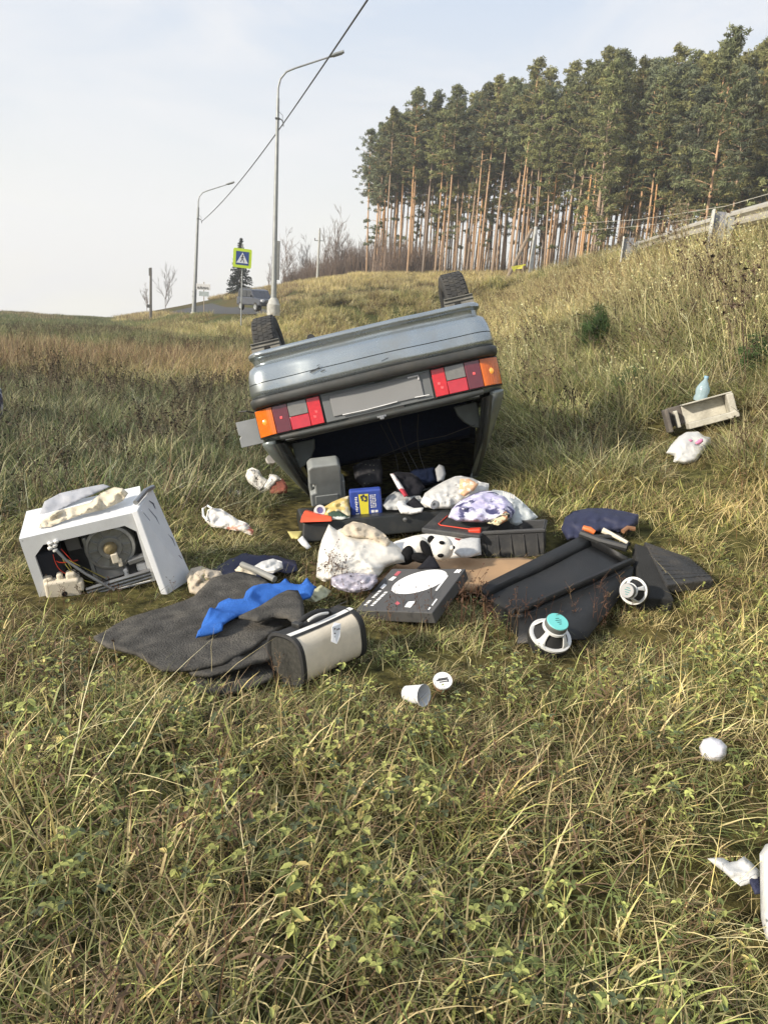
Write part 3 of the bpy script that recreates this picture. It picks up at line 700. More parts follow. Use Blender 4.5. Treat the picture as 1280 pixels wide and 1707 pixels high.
for px, d, s, k, lb in [(1128, 58, .90, 0, 'bushy pine leafy almost to the ground, behind the nearer guardrail post'), (955, 70, .95, 1, 'pine with low green boughs left of the bushy one at the forest edge'), (1262, 57, .80, 1, 'low-branched pine at the right end of the forest edge')]:
    x, y = fpt(px, d); add_pine(PB[k], x, y, s, lb, None)
print('pines', npine)
# lone spruce beyond the parked car
def spruce(h, w):
    V, F, C = [], [], []; tw = MB().tube([(0, 0, -.3), (0, 0, h)], [.12, .02], 6); z = .35
    while z < h:
        t = z / h; r = w * (1 - t) ** .85 + .05
        for b in range(int(9 * (1 - t)) + 4):
            a = RNG.uniform(0, 2 * PI); ln = r * RNG.uniform(.75, 1.12)
            for q in np.linspace(.25, 1, max(2, int(ln / .3))):
                tuft_clump(V, F, C, np.array([math.cos(a) * ln * q, math.sin(a) * ln * q, z - .35 * ln * q + .1 * q * q]), .16, 7, np.array((.022, .038, .022)) * RNG.uniform(.8, 1.3), .34, .10)
        z += .26
    tm = bpy.data.meshes.new('trunk'); tm.from_pydata(tw.v, [], tw.f); tm.materials.append(BARK); return tm, leafmesh('crown', V, F, C, NEEDLE)
x, y = fpt(398, 100); o = add_pine(spruce(7.2, 1.9), x, y, 1.0, 'small dark spruce standing behind the yellow crossing sign', None, 'spruce_tree')
p_ = P(400, 491, 100); o.location = (p_[0], p_[1], min(p_[2], tz(p_[0], p_[1])))
# bare deciduous trees and the brush in front of the forest edge
TWIG = mat('bare_twigs', (.17, .135, .115), rough=.95, scale=2, var=.3)
def bare_tree(h, spread, n=26, w0=.03):
    tk = MB(); cr_ = MB()
    def grow(p, d, ln, r, lv):
        pts = [p]; q = p
        for k in range(4):
            d = d + RNG.normal(0, .13, 3); d[2] += .05; d /= np.linalg.norm(d); q = q + d * ln / 4; pts.append(q)
        (tk if lv == 0 else cr_).tube(pts, [r * (1 - .16 * k) for k in range(5)], 5 if lv == 0 else 3, False)
        if lv >= 3: return
        for k in range((9, 6, 5)[lv]):
            j = int(RNG.integers(1, 5)); e_ = RNG.normal(0, 1, 3); e_[2] = abs(e_[2]) * .8 + .25; e_ /= np.linalg.norm(e_)
            nd = d * .75 + e_ * spread; nd /= np.linalg.norm(nd); grow(pts[j], nd, ln * RNG.uniform(.38, .6), max(r * .5, .022), lv + 1)
    grow(np.zeros(3) - np.array([0, 0, .2]), np.array([RNG.normal(0, .04), RNG.normal(0, .04), 1.0]), h * .72, h * .011, 0)
    a = bpy.data.meshes.new('trunk'); a.from_pydata(tk.v, [], tk.f); a.materials.append(TWIG); b = bpy.data.meshes.new('crown'); b.from_pydata(cr_.v, [], cr_.f); b.materials.append(TWIG)
    return a, b
BT = [bare_tree(7.5, .55), bare_tree(6.5, .7), bare_tree(7, .45)]
for i, (px, py, d, h) in enumerate([(472, 480, 108, 6.5), (482, 480, 106, 4.5), (500, 480, 112, 4.2), (516, 478, 109, 5.6), (543, 474, 107, 6.8), (556, 473, 105, 5.5), (566, 472, 104, 7.4), (578, 470, 108, 6.2), (592, 468, 110, 5.5), (448, 484, 112, 4.0)]):
    p_ = P(px, py, d); add_pine(BT[i % 3], p_[0], p_[1], h / 7.0, 'leafless grey-brown tree in the brush left of the pine forest', 'bare trees beside the forest', 'bare_tree')
p_ = P(276, 523, 100); o = add_pine(BT[2], p_[0], p_[1], .72, 'small leafless tree standing alone right of the short grey pole', None, 'bare_tree')
p_ = P(245, 529, 104); o = add_pine(BT[0], p_[0], p_[1], .45, 'low bare shrub at the foot of the short grey pole', None, 'bare_shrub')
br = MB()
for k in range(2200):
    px = RNG.uniform(450, 700); d = RNG.uniform(103, 116) if px < 600 else RNG.uniform(92, 112); x, y = fpt(px, d); z = tz(x, y); h_ = RNG.uniform(1.2, 4.6) * float(np.interp(px, [450, 480, 560, 700], [.5, .75, 1.2, 1.0]))
    for j in range(3):
        a = RNG.normal(0, .35, 2) * h_ * .6; br.tube([(x, y, z - .1), (x + a[0] * .5, y + a[1] * .5, z + h_ * .6), (x + a[0], y + a[1], z + h_)], [.03, .02, .008], 3, False)
o = br.build('thicket', mat('thicket_twigs', (.13, .092, .068), rough=.95, scale=.4, var=.35), keep=True); kind(o, 'stuff')
ud = MB(); 
for k in range(1500):
    px = RNG.uniform(590, 1340); d = float(np.interp(px, fx, fd)) + RNG.uniform(2, 34); x, y = fpt(px, d); z = tz(x, y); h_ = RNG.uniform(.8, 3.8)
    for j in range(2):
        a = RNG.normal(0, .4, 2) * h_ * .5; ud.tube([(x, y, z - .1), (x + a[0], y + a[1], z + h_)], [.035, .008], 3, False)
o = ud.build('undergrowth', mat('undergrowth_twigs', (.09, .068, .045), rough=.95, scale=.4, var=.3), keep=True); kind(o, 'stuff')

# lamp posts with outreach arms over the road
conc = mat('pale_concrete', (.40, .40, .37), rough=.85, scale=5, bump=.2, bscale=40)
galv = mat('galvanised_steel', (.30, .315, .31), rough=.5, metal=.45, scale=4, var=.15)
def lamp_post(px, py, d, h, arm, label, lean=0.0, s=1.0):
    p = P(px, py, d); t = thing('street_lamp', label, 'street lamp', p, 'street lamps along the road')
    b = MB().lathe([(.34, -.5), (.34, .06), (.30, .10), (.25, .28), (.19, .34), (.15, .40)], 20); b.build('base', conc, t, smooth=True, ang=35)
    MB().tube([(0, 0, .3), (lean * .3, 0, h * .3), (lean, 0, h)], [.155 * s, .125 * s, .075 * s], 14).build('pole', galv, t, smooth=True)
    a = [(lean, 0, h - .3), (lean, 0, h + .45), (lean + .10, 0, h + .85), (lean + .38, 0, h + 1.18), (lean + .8, 0, h + 1.36), (lean + arm, 0, h + 1.36 + (arm - .8) * .35)]
    MB().tube(a, [.055, .05, .047, .045, .043, .038], 10).build('arm', galv, t, smooth=True)
    e_ = Vector(a[-1]); u = Vector((1, 0, .35)).normalized(); R = Matrix.Rotation(-math.atan(.35), 4, 'Y')
    MB().box(e_ + u * .36 + Vector((0, 0, .03)), (.72, .26, .10), R).box(e_ + u * .40 + Vector((0, 0, -.035)), (.5, .20, .05), R).build('lamp_head', galv, t, bevel=.03, seg=3)
    MB().bbox((lean - .10, -.12, h - .95), (lean + .10, .12, h - .88)).tube([(lean + .1, 0, h - .9), (lean + .26, 0, h - 1.0), (lean + .3, 0, h - 1.25)], .025, 6).tube([(lean + .05, -.05, h - .6), (lean + .25, 0, h - .75), (lean + .24, 0, h - 1.05)], .012, 5).build('cable_clamp', darkpl, t)
    MB().bbox((.10, -.08, 1.3), (.26, .08, 3.2)).build('cable_box', mat('box_grey', (.16, .165, .16), rough=.6), t, bevel=.01) if px > 400 else MB().lathe([(.17, 1.6), (.17, 1.68)], 14).lathe([(.165, 2.0), (.165, 2.06)], 14).build('band', steel, t)
    return p, h - 1.1, lean
pA, hA, lA = lamp_post(456, 509, 40, 9.8, 2.45, 'taller grey street lamp rising behind the left rear wheel of the wreck', lean=.0)
pB, hB, lB = lamp_post(323, 526, 67, 8.9, 2.35, 'smaller, more distant street lamp left of the crossing sign', lean=.42, s=1.25)
def hang(a, b, sag, n=30):
    a = Vector(a); b = Vector(b); return [a.lerp(b, t) - Vector((0, 0, sag * 4 * t * (1 - t))) for t in np.linspace(0, 1, n)]
a_ = Vector(pA) + Vector((lA + .3, 0, hA)); b_ = Vector(pB) + Vector((lB + .3, 0, hB)); c_ = Vector(P(640, -45, 19.0))
wm = mat('wire_dark', (.06, .06, .062), rough=.6)
tag(MB().tube(hang(b_, a_, .35) + hang(a_, c_ + (c_ - a_) * .35, .05)[1:], .028, 6).build('overhead_cable', wm, smooth=True), 'thick black overhead cable slung between the two street lamps', 'cable')
# pedestrian crossing sign
p = P(402, 517, 36.5); s = thing('crossing_sign', 'square pedestrian crossing sign with bright yellow border on a thin grey post', 'road sign', p)
MB().tube([(0, 0, -.7), (.04, 0, 3.0)], .032, 10).build('post', galv, s, smooth=True)
zc = 2.36; R = Matrix.Rotation(.35, 4, 'Z') @ Matrix.Rotation(.04, 4, 'Y')
def plate(nm, mb, m, par, y): 
    mb.xf(Matrix.Translation((.04, -.06, zc)) @ R @ Matrix.Translation((0, y, 0))); return mb.build(nm, m, par)
rq = lambda h_: [(x, z) for x, z in ((-h_, -h_), (h_, -h_), (h_, h_), (-h_, h_))]
V2 = Matrix.Rotation(PI / 2, 4, 'X')
pb_ = plate('border_plate', MB().prism([(-.43, -.38), (-.38, -.43), (.38, -.43), (.43, -.38), (.43, .38), (.38, .43), (-.38, .43), (-.43, .38)], .02, V2), mat('sign_yellow', (.62, .80, .06), rough=.5, var=.04, scale=2), s, 0)
plate('blue_panel', MB().prism(rq(.30), .006, V2), mat('sign_blue', (.035, .075, .26), rough=.5, var=.05), pb_, -.021)
plate('white_triangle', MB().prism([(-.27, -.22), (.27, -.22), (0, .26)], .005, V2), mat('sign_white', (.78, .80, .84), rough=.5, var=.04), pb_, -.029)
fg = MB()
fg.lathe([(0, -.001), (.032, -.001), (.032, .004), (0, .004)], 12, Matrix.Translation((.005, 0, .13)) @ V2)
for a, b, w in [((.0, .09), (-.01, -.03), .05), ((-.01, -.03), (-.08, -.17), .03), ((-.01, -.03), (.06, -.09), .03), ((.06, -.09), (.07, -.18), .026), ((.0, .07), (-.08, .0), .022), ((.0, .07), (.08, .01), .022)]:
    q = Vector((b[0] - a[0], b[1] - a[1])); n_ = Vector((-q.y, q.x)).normalized() * w / 2
    fg.prism([(a[0] + n_.x, a[1] + n_.y), (a[0] - n_.x, a[1] - n_.y), (b[0] - n_.x, b[1] - n_.y), (b[0] + n_.x, b[1] + n_.y)], .004, V2)
fo = plate('walking_figure', fg, mat('sign_black', (.02, .02, .03), rough=.5), pb_, -.035); kind(fo, 'stuff')
# place-name sign by the farther lamp
p = P(340, 527, 64); s = thing('place_sign', 'two small white and grey plates on a thin post beside the farther lamp', 'road sign', p)
MB().tube([(0, 0, -.3), (0, 0, 2.75)], .035, 8).build('post', mat('post_tan', (.30, .25, .18), rough=.8), s)
nb = MB().bbox((-.62, -.06, 2.12), (.55, -.035, 2.60)).build('name_plate', mat('plate_white', (.55, .55, .54), rough=.6, var=.08), s, bevel=.008)
lt = MB(); xx = -.52
for k in range(8):
    w = RNG.uniform(.07, .10); hh = .20 if k != 2 else .26
    lt.bbox((xx, -.068, 2.18), (xx + .03, -.061, 2.18 + hh)); 
    if k % 2: lt.bbox((xx + .03, -.067, 2.18), (xx + w, -.061, 2.22))
    else: lt.bbox((xx + .03, -.067, 2.26 + .02 * (k % 3)), (xx + w, -.061, 2.31 + .02 * (k % 3)))
    lt.bbox((xx + w, -.068, 2.18), (xx + w + .025, -.061, 2.18 + hh * .8)); xx += w + .038
kind(lt.build('lettering', mat('letter_black', (.03, .03, .03), rough=.6), nb), 'stuff')
MB().bbox((-.40, -.06, 1.62), (.42, -.035, 2.0)).build('lower_plate', mat('plate_grey_green', (.30, .34, .34), rough=.6), s, bevel=.008)
# poles
p = P(528, 480, 92); s = thing('power_pole', 'pale concrete power pole with a crossarm before the bare trees', 'utility pole', p)
MB().tube([(0, 0, -.5), (.12, 0, 6.6)], [.17, .11], 10).build('pole', conc, s, smooth=True)
MB().bbox((-.48, -.05, 5.35), (.70, .05, 5.46)).build('crossarm', galv, s)
for xq in (-.42, .62, .14): MB().lathe([(.03, 0), (.06, .05), (.05, .12), (.06, .16), (0, .22)], 10, Matrix.Translation((xq, 0, 5.46 if xq != .14 else 6.6))).build('insulator', mat('insulator_brown', (.08, .05, .04), rough=.3), s, smooth=True)
p = P(251, 534, 75); s = thing('utility_pole', 'short grey pole with a small box at the far left of the field', 'utility pole', p)
MB().tube([(0, 0, -.5), (.12, 0, 4.95)], [.14, .10], 10).build('pole', mat('old_wood', (.13, .12, .105), rough=.9, scale=4), s, smooth=True)
MB().bbox((-.30, -.12, 1.2), (.10, .10, 1.52)).build('meter_box', darkpl, s, bevel=.01); MB().bbox((-.06, -.08, 4.2), (.20, .08, 4.9)).build('bracket', darkpl, s, bevel=.01)
p = P(843, 458, 43); s = thing('braced_pole', 'wooden pole with a slanting brace at the foot of the pines', 'utility pole', p)
wd = mat('weathered_wood', (.24, .19, .14), rough=.9, scale=6)
q = Vector(P(886, 382, 43.6)) - Vector(p); q2 = Vector(P(884, 452, 44)) - Vector(p); q3 = Vector(P(893, 378, 44)) - Vector(p)
MB().tube([Vector((0, 0, -.4)), q], [.11, .09], 8).build('brace', wd, s, smooth=True); MB().tube([q2 - Vector((0, 0, .6)), q3], [.13, .10], 8).build('pole', conc, s, smooth=True)
MB().tube([q3 + Vector((-.2, 0, -.1)), q3 + Vector((.25, 0, -.05))], .05, 6).build('crossarm', darkpl, s)
p = Vector(P(853, 460, 41)); mk = MB().add([Vector(P(852, 444, 41)), Vector(P(856, 453, 41)), Vector(P(860, 448, 41.1)), Vector(P(870, 448, 41.1)), Vector(P(871, 443, 41.1)), Vector(P(876, 442, 41.2)), Vector(P(876, 440, 41.2))], [(0, 1, 2, 3, 4, 5, 6)])
tag(mk.build('barrier_tape', mat('tape_yellow', (.75, .72, .12), rough=.5, trans=.3), solid=.02), 'scrap of bright yellow barrier tape by the slanting pole', 'tape')
# guardrail seen from the field side
gr = thing('guardrail', 'weathered steel guardrail running along the top of the bank', 'guardrail', P(1253, 380, 12))
rails = MB(); rp = [(985, 434, 34), (1010, 426, 30), (1050, 414, 24.5), (1092, 401, 20), (1140, 386, 16.8), (1205, 368.5, 13.6), (1253, 357, 12), (1300, 345, 10.7), (1400, 319, 8.8)]
ctr = [Vector(P(*q)) for q in rp]
wprof = [(-.155, 0), (-.13, .02), (-.10, .07), (-.06, .075), (-.025, .01), (.025, .01), (.06, .075), (.10, .07), (.13, .02), (.155, 0)]
rows = []
for i, c in enumerate(ctr):
    t = (ctr[min(i + 1, len(ctr) - 1)] - ctr[max(i - 1, 0)]); t.z = 0; t.normalize(); n_ = Vector((t.y, -t.x, 0)); n_ = n_ if n_.x > 0 else -n_
    rows.append([c + Vector((0, 0, a)) + n_ * (.075 - b) for a, b in wprof])
rails.grid(rows).build('rail', mat('rail_zinc', (.46, .43, .36), rough=.55, metal=.25, scale=3, var=.12, dirt=.3), gr, world=True, smooth=True, ang=50, solid=.004)
def rpost(px, py, d, w, h):
    c = Vector(P(px, py, d)); M = Matrix.Translation(c) @ Matrix.Rotation(-.22, 4, 'Z')
    a = MB().box((-w / 2, 0, -h * .5), (.035, .16, h * 2)).xf(M).build('post_flange', mat('zinc_pale', (.60, .60, .56), rough=.5, metal=.2), gr, world=True, bevel=.004)
    b = MB().box((-w * .10, .03, -h * .42), (w * .72, .012, h * 1.7)).xf(M).build('post_web', mat('zinc_grey', (.27, .275, .30), rough=.5, metal=.4, scale=14, var=.3), gr, world=True)
    c_ = MB().box((w * .20, -.01, -h * .45), (.02, .03, h * 1.7)).box((w * .52, .05, -h * .52), (.10, .09, h * 1.5)).xf(M).build('post_rib', mat('zinc_mid', (.36, .37, .36), rough=.5, metal=.3), gr, world=True); kind(c_, 'stuff')
rpost(1202, 370, 13.1, .30, .40); rpost(1050, 405, 22.5, .40, .36)
for (pts, lb) in [([(960, 372, 26), (1060, 366, 20), (1130, 356, 17), (1210, 343, 14.5), (1290, 320, 12)], 'upper'), ([(955, 385, 27), (1070, 376, 20), (1180, 361, 16), (1290, 338, 12)], 'lower')]:
    tag(MB().tube([Vector(P(*q)) for q in pts], .007, 4).build('strand_wire', mat('wire_pale', (.42, .40, .34), rough=.6)), 'thin %s wire sagging above the guardrail in front of the pines' % lb, 'wire')
# green shrubs on the bank
def shrub(px, py, d, h, w, label, n=70, col=(.085, .14, .05)):
    p = G([px], [py])[0]; V, F, C = [], [], []; tw = MB()
    for k in range(n):
        a = RNG.uniform(0, 2 * PI); r = w * math.sqrt(RNG.uniform()); z = h * RNG.uniform(.1, 1) * (1 - .45 * r / w); c = np.array([r * math.cos(a), r * math.sin(a), z])
        tw.tube([(0, 0, -.05), c * np.array([.5, .5, .6]), c], [.01, .006, .003], 3, False); tuft_clump(V, F, C, c, .09, 34, np.array(col) * RNG.uniform(.7, 1.5), .13, .007)
    o = thing('bank_shrub', label, 'shrub', p); a = bpy.data.meshes.new('stem'); a.from_pydata(tw.v, [], tw.f); a.materials.append(TWIG)
    for m_, nm in ((a, 'stem'), (leafmesh('foliage', V, F, C, NEEDLE), 'foliage')):
        c = bpy.data.objects.new(nm, m_); COL.objects.link(c); c.parent = o
shrub(985, 592, 10, .75, .20, 'upright feathery green shrub, the largest on the grassy bank', 90)
shrub(1058, 660, 8.5, .28, .18, 'low dark green shrub left of the concrete kerb piece', 60)
shrub(1290, 620, 8, .45, .28, 'dark green shrub cut by the right edge of the photo', 60)
# dark off-road car parked on the road beyond
p = P(429, 518.5, 60); fc = thing('parked_car', 'dark grey off-road car parked on the road behind the crossing sign', 'car', Matrix.Translation(Vector(p)) @ Matrix.Rotation(math.radians(38), 4, 'Z'))
cp = mat('far_car_paint', (.055, .06, .075), rough=.25, metal=.4, coat=.6); gl = MATS['dark_glass']
# car frame: front towards -y, length 3.9, width 1.7
b = MB()
prof_b = [(-1.95, .45), (-1.97, .78), (-1.80, .95), (-.95, 1.02), (-.85, 1.04), (1.85, 1.04), (1.92, .8), (1.92, .42)]
for sx in (-1, 1): pass
rows = []
for y, z in prof_b: rows.append([(-.80, y, z), (-.84, y, max(.42, z - .12)), (-.80, y, .40)])
b.prism([(y, z) for y, z in prof_b], 1.68, Matrix(((0, 0, 1, -.84), (1, 0, 0, 0), (0, 1, 0, 0), (0, 0, 0, 1)))).build('body', cp, fc, bevel=.07, seg=3)
cab = [(-.85, 1.03), (-.35, 1.58), (-.15, 1.64), (1.65, 1.64), (1.80, 1.50), (1.88, 1.03)]
cbo = MB().prism(cab, 1.5, Matrix(((0, 0, 1, -.75), (1, 0, 0, 0), (0, 1, 0, 0), (0, 0, 0, 1)))).build('cabin', cp, fc, bevel=.05, seg=3)
MB().grid([[(x, -.80, 1.08) for x in (-.66, .66)], [(x, -.37, 1.55) for x in (-.60, .60)]]).build('windscreen', mat('far_glass', (.10, .11, .13), rough=.1, spec=.8), cbo, solid=.02)
for sx in (-1, 1):
    for ya, yb in ((-.55, .28), (.36, 1.08), (1.16, 1.72)):
        MB().add([(sx * .758, ya + (.0 if ya > 0 else .03), 1.08), (sx * .758, yb, 1.08), (sx * .758, yb, 1.52), (sx * .758, ya + (.0 if ya > 0 else .40), 1.52)], [(0, 1, 2, 3)]).build('side_window', gl, cbo, solid=.015)
    MB().lathe([(0, -.02), (.10, -.01), (.12, .02), (.08, .05)], 12, Matrix.Translation((sx * .62, -1.955, .80)) @ Matrix.Rotation(PI / 2, 4, 'X')).box((sx * .62, -1.94, .80), (.34, .06, .18)).build('headlight', mat('headlight_white', (.85, .85, .82), rough=.15, coat=.6), fc, bevel=.02)
    MB().tube([(sx * .60, -.1, 1.69), (sx * .60, 1.5, 1.69)], .025, 6).build('roof_rail', steel, fc)
    MB().box((sx * .90, -.62, 1.12), (.16, .10, .15)).build('wing_mirror', cp, fc, bevel=.02)
    for yw in (-1.22, 1.22):
        M = Matrix.Translation((sx * .76, yw, .34)) @ Matrix.Rotation(PI / 2, 4, 'Y')
        w = MB().lathe([(.2, -.1), (.33, -.1), (.345, -.05), (.345, .05), (.33, .1), (.2, .1)], 24, M).build('wheel', rubber, fc, smooth=True)
        MB().lathe([(0, sx * .09), (.12, sx * .08), (.2, sx * .105)], 18, M).build('rim', galv, w)
MB().bbox((-.80, -2.02, .42), (.80, -1.95, .62)).build('front_bumper', darkpl, fc, bevel=.03)
MB().bbox((-.42, -1.99, .70), (.42, -1.955, .76)).bbox((-.42, -1.99, .82), (.42, -1.955, .86)).build('grille', mat('chrome', (.6, .6, .6), rough=.2, metal=.9), fc)
MB().bbox((-.26, -2.035, .47), (.26, -2.02, .58)).build('front_plate', MATS['plate_white'], fc)

# thin autumn haze over the whole place
hz = bpy.data.materials.new('haze'); hz.use_nodes = True; n, l = hz.node_tree.nodes, hz.node_tree.links
n.remove(n['Principled BSDF']); pv_ = n.new('ShaderNodeVolumePrincipled'); pv_.inputs['Density'].default_value = .0010; pv_.inputs['Color'].default_value = (.95, .96, .97, 1); pv_.inputs['Anisotropy'].default_value = .2
l.new(pv_.outputs[0], n['Material Output'].inputs['Volume'])
o = MB().bbox((-345, -345, -26), (345, 345, 36)).build('haze', hz); kind(o, 'stuff')
# ================================================================== SCATTERED THINGS
def dg(px, py, h=0.0): return float((G([px], [py], h)[0] - CAM) @ FW)
def scaled(R, t, s): return frame(R, CAM + (np.array(t) - CAM) * s)
def onplane(pts, M, z=0.0, axis='z'):
    """photo pixels dropped onto the local plane of a frame; returns local points"""
    Mi = M.inverted(); o = Mi @ Vector(CAM); out = []
    for x, y in pts:
        q = Mi @ Vector(P(x, y, 1.0)); d = q - o; k = 'xyz'.index(axis); t = (z - o[k]) / d[k]; out.append(o + d * t)
    return out
def soft(nm, label, cat, poly, db, dt, bulge, m, group=None, **k):
    o = blob(nm, poly, db, dt, bulge, m, **k); return tag(o, label, cat, group)
def lay(nm, label, cat, poly, h, m, group=None, **k):
    o = sheet(nm, poly, h, m, **k); return tag(o, label, cat, group)
whiteen = mat('white_enamel', (.72, .73, .73), rough=.3, var=.05, scale=3, coat=.3, dirt=.34, dscale=5, dirtcol=(.35, .31, .25))
cream = mat('cream_cloth', (.62, .55, .42), rough=.95, var=.12, scale=12, bump=.4, bscale=25, dirt=.3, dirtcol=(.35, .28, .2))
beige = mat('beige_cloth', (.50, .43, .33), rough=.95, var=.15, scale=12, bump=.4, bscale=30, dirt=.3)
whitepl = mat('white_bag', (.74, .74, .72), rough=.45, var=.08, scale=10, bump=.5, bscale=22, trans=.28)
whitecl = mat('white_cloth', (.72, .71, .68), rough=.9, var=.08, scale=10, bump=.3, bscale=40)
creampl = mat('cream_plastic', (.70, .63, .50), rough=.5, var=.08, scale=8, dirt=.2)
blackcl = mat('black_cloth', (.014, .014, .018), rough=.95, scale=20, bump=.4, bscale=60, spec=.2)
navycl = mat('navy_cloth', (.020, .024, .058), rough=.7, scale=14, bump=.4, bscale=30)
redpl = mat('red_plastic', (.66, .055, .025), rough=.4, scale=10)
# ---- washing machine carcass
S = .87; W, H, D = .70 * S, .47 * S, .45 * S
WM = scaled([[.9262, -.3337, -.1756], [.3059, .9372, -.1674], [.2204, .1013, .9701]], [-2.01, 4.284, -.378], S)
wm_ = thing('washing_machine', 'broken white washing machine with its insides showing, tipped over in the grass', 'washing machine', WM)
t_ = .012
cb = MB().bbox((0, 0, H - t_), (W, D, H)).bbox((0, 0, 0), (t_, D, H - t_)).bbox((W - t_, 0, 0), (W, D, H - t_)).bbox((t_, D - t_, 0), (W - t_, D, H - t_)).bbox((t_, .05, 0), (W - t_, D - t_, t_))
# the front rim with chamfered corners
rim_o = [(0, 0), (W, 0), (W, H), (0, H)]; 
def ringpts(p): return [(x, -.004, z) for x, z in p]
inner = [(.045, .0), (W - .055, .0), (W - .055, .26), (W - .055, H - .105), (W - .105, H - .058), (.10, H - .058), (.045, H - .11), (.045, .20)]
outer = [(.0, .0), (W, .0), (W, .26), (W, H - .03), (W - .03, H), (.03, H), (0, H - .03), (0, .20)]
A = ringpts(outer) ; B = ringpts(inner)
cb.grid([A + A[:1], B + B[:1], [(x, .02, z) for x, y, z in (B + B[:1])]])
cb.build('cabinet', whiteen, wm_, bevel=.004)
MB().bbox((.03, D * .72, .02), (W - .03, D * .76, H - .03)).build('back_plate', mat('inner_grey', (.17, .175, .175), rough=.5, metal=.3, dirt=.4), wm_)
MB().bbox((.02, .03, .02), (.16, D * .7, H * .72)).build('dark_bay', mat('bay_navy', (.012, .014, .022), rough=.8), wm_, bevel=.02)
cx, cz, rD = W * .655, H * .56, .130
M = Matrix.Translation((cx, .05, cz)) @ Matrix.Rotation(PI / 2, 4, 'X')
dr = MB().lathe([(rD, -.16), (rD, -.01), (rD * .97, .008), (rD * .86, .014), (rD * .82, .004), (rD * .5, .0), (rD * .46, .012), (rD * .32, .012), (.0, -.02)], 40, M).build('drum_housing', mat('cast_grey', (.30, .305, .295), rough=.42, metal=.5, dirt=.4, dscale=14), wm_, smooth=True)
for k in range(10):
    a = k * PI / 5
    MB().box((cx + math.cos(a) * rD * .66, .042, cz + math.sin(a) * rD * .66), (.006, .012, rD * .30), Matrix.Rotation(PI / 2 - a, 4, 'Y')).build('spoke', MATS['cast_grey'], dr)
mo = MB().lathe([(.0, .05), (.022, .045), (.034, .02), (.036, -.01)], 18, M).build('motor', mat('motor_brass', (.30, .24, .13), rough=.4, metal=.5), dr, smooth=True)
MB().box((cx + .012, .015, cz - .05), (.034, .03, .055)).box((cx + .03, .018, cz - .085), (.02, .03, .04)).build('connector', creampl, dr, bevel=.005)
# bracket plates, trough and rails around the drum
MB().add([(W * .48, .06, .05), (W * .74, .06, .06), (W * .66, .075, H * .42), (W * .50, .075, H * .47)], [(0, 1, 2, 3)]).build('duct_plate', mat('duct_grey', (.20, .205, .21), rough=.4, metal=.4, dirt=.3), wm_, solid=.02)
MB().bbox((W * .30, .10, H * .58), (W * .42, .16, H * .80)).build('relay_box', mat('relay_grey', (.13, .13, .125), rough=.5), wm_, bevel=.006)
MB().box((W * .47, .05, H * .40), (.018, .02, H * .75)).build('bracket', steel, wm_, bevel=.003)
MB().box((W * .86, .03, H * .34), (.11, .05, .026), Matrix.Rotation(-.12, 4, 'Y')).build('bracket', steel, wm_, bevel=.004)
MB().box((W * .87, .05, H * .20), (.06, .05, .05)).build('valve', whiteen, wm_, bevel=.012)
MB().bbox((W * .70, .04, H * .05), (W * .74, .09, H * .22)).build('valve', whiteen, wm_, bevel=.008)
for k in range(3): MB().tube([(W * .38, -.006 - .006 * k, .012 + .022 * k), (W * .93, -.006 - .006 * k, .030 + .022 * k)], .010, 8).build('bottom_rail', steel, wm_, smooth=True)
pu = MB()
for c_, d_ in [((W * .20, .02, .075), (.17, .10, .13)), ((W * .10, .02, .135), (.045, .06, .06)), ((W * .20, .02, .145), (.03, .05, .05)), ((W * .29, .02, .14), (.05, .06, .045)), ((W * .33, .0, .085), (.05, .06, .06))]: pu.box(c_, d_, Matrix.Rotation(.12, 4, 'Y'))
pu.build('pump_block', creampl, wm_, bevel=.012, seg=3)
MB().lathe([(0, .0), (.014, .0), (.014, .01)], 12, Matrix.Translation((W * .21, -.035, .07)) @ Matrix.Rotation(PI / 2, 4, 'X')).build('pump_port', blackpl, wm_)
MB().tube([(W * .235, -.01, H * .80), (W * .30, -.02, H * .60), (W * .42, -.03, H * .36), (W * .60, -.035, .02)], .008, 8).build('strut', steel, wm_, smooth=True)
for k, (px_, pz_) in enumerate([(.22, .86), (.25, .82), (.21, .80), (.27, .87), (.24, .76)]): MB().lathe([(0, -.012), (.012, -.006), (.014, .004), (0, .014)], 10, Matrix.Translation((W * px_, -.01, H * pz_))).build('cable_plug', whitecl, wm_, smooth=True)
for k in range(9):
    a = (W * U(.2, .3), .02, H * U(.55, .8)); b = (W * U(.3, .55), .03, H * U(.12, .6)); mid = ((a[0] + b[0]) / 2 + U(-.05, .05), .0, (a[2] + b[2]) / 2 + U(-.05, .03))
    pts = [Vector(a).lerp(Vector(mid), t).lerp(Vector(mid).lerp(Vector(b), t), t) for t in np.linspace(0, 1, 9)]
    MB().tube(pts, .0022, 4).build('cable', [MATS['cable_black'], redpl, mat('cable_yellow', (.5, .42, .08), rough=.6)][k % 3], wm_)
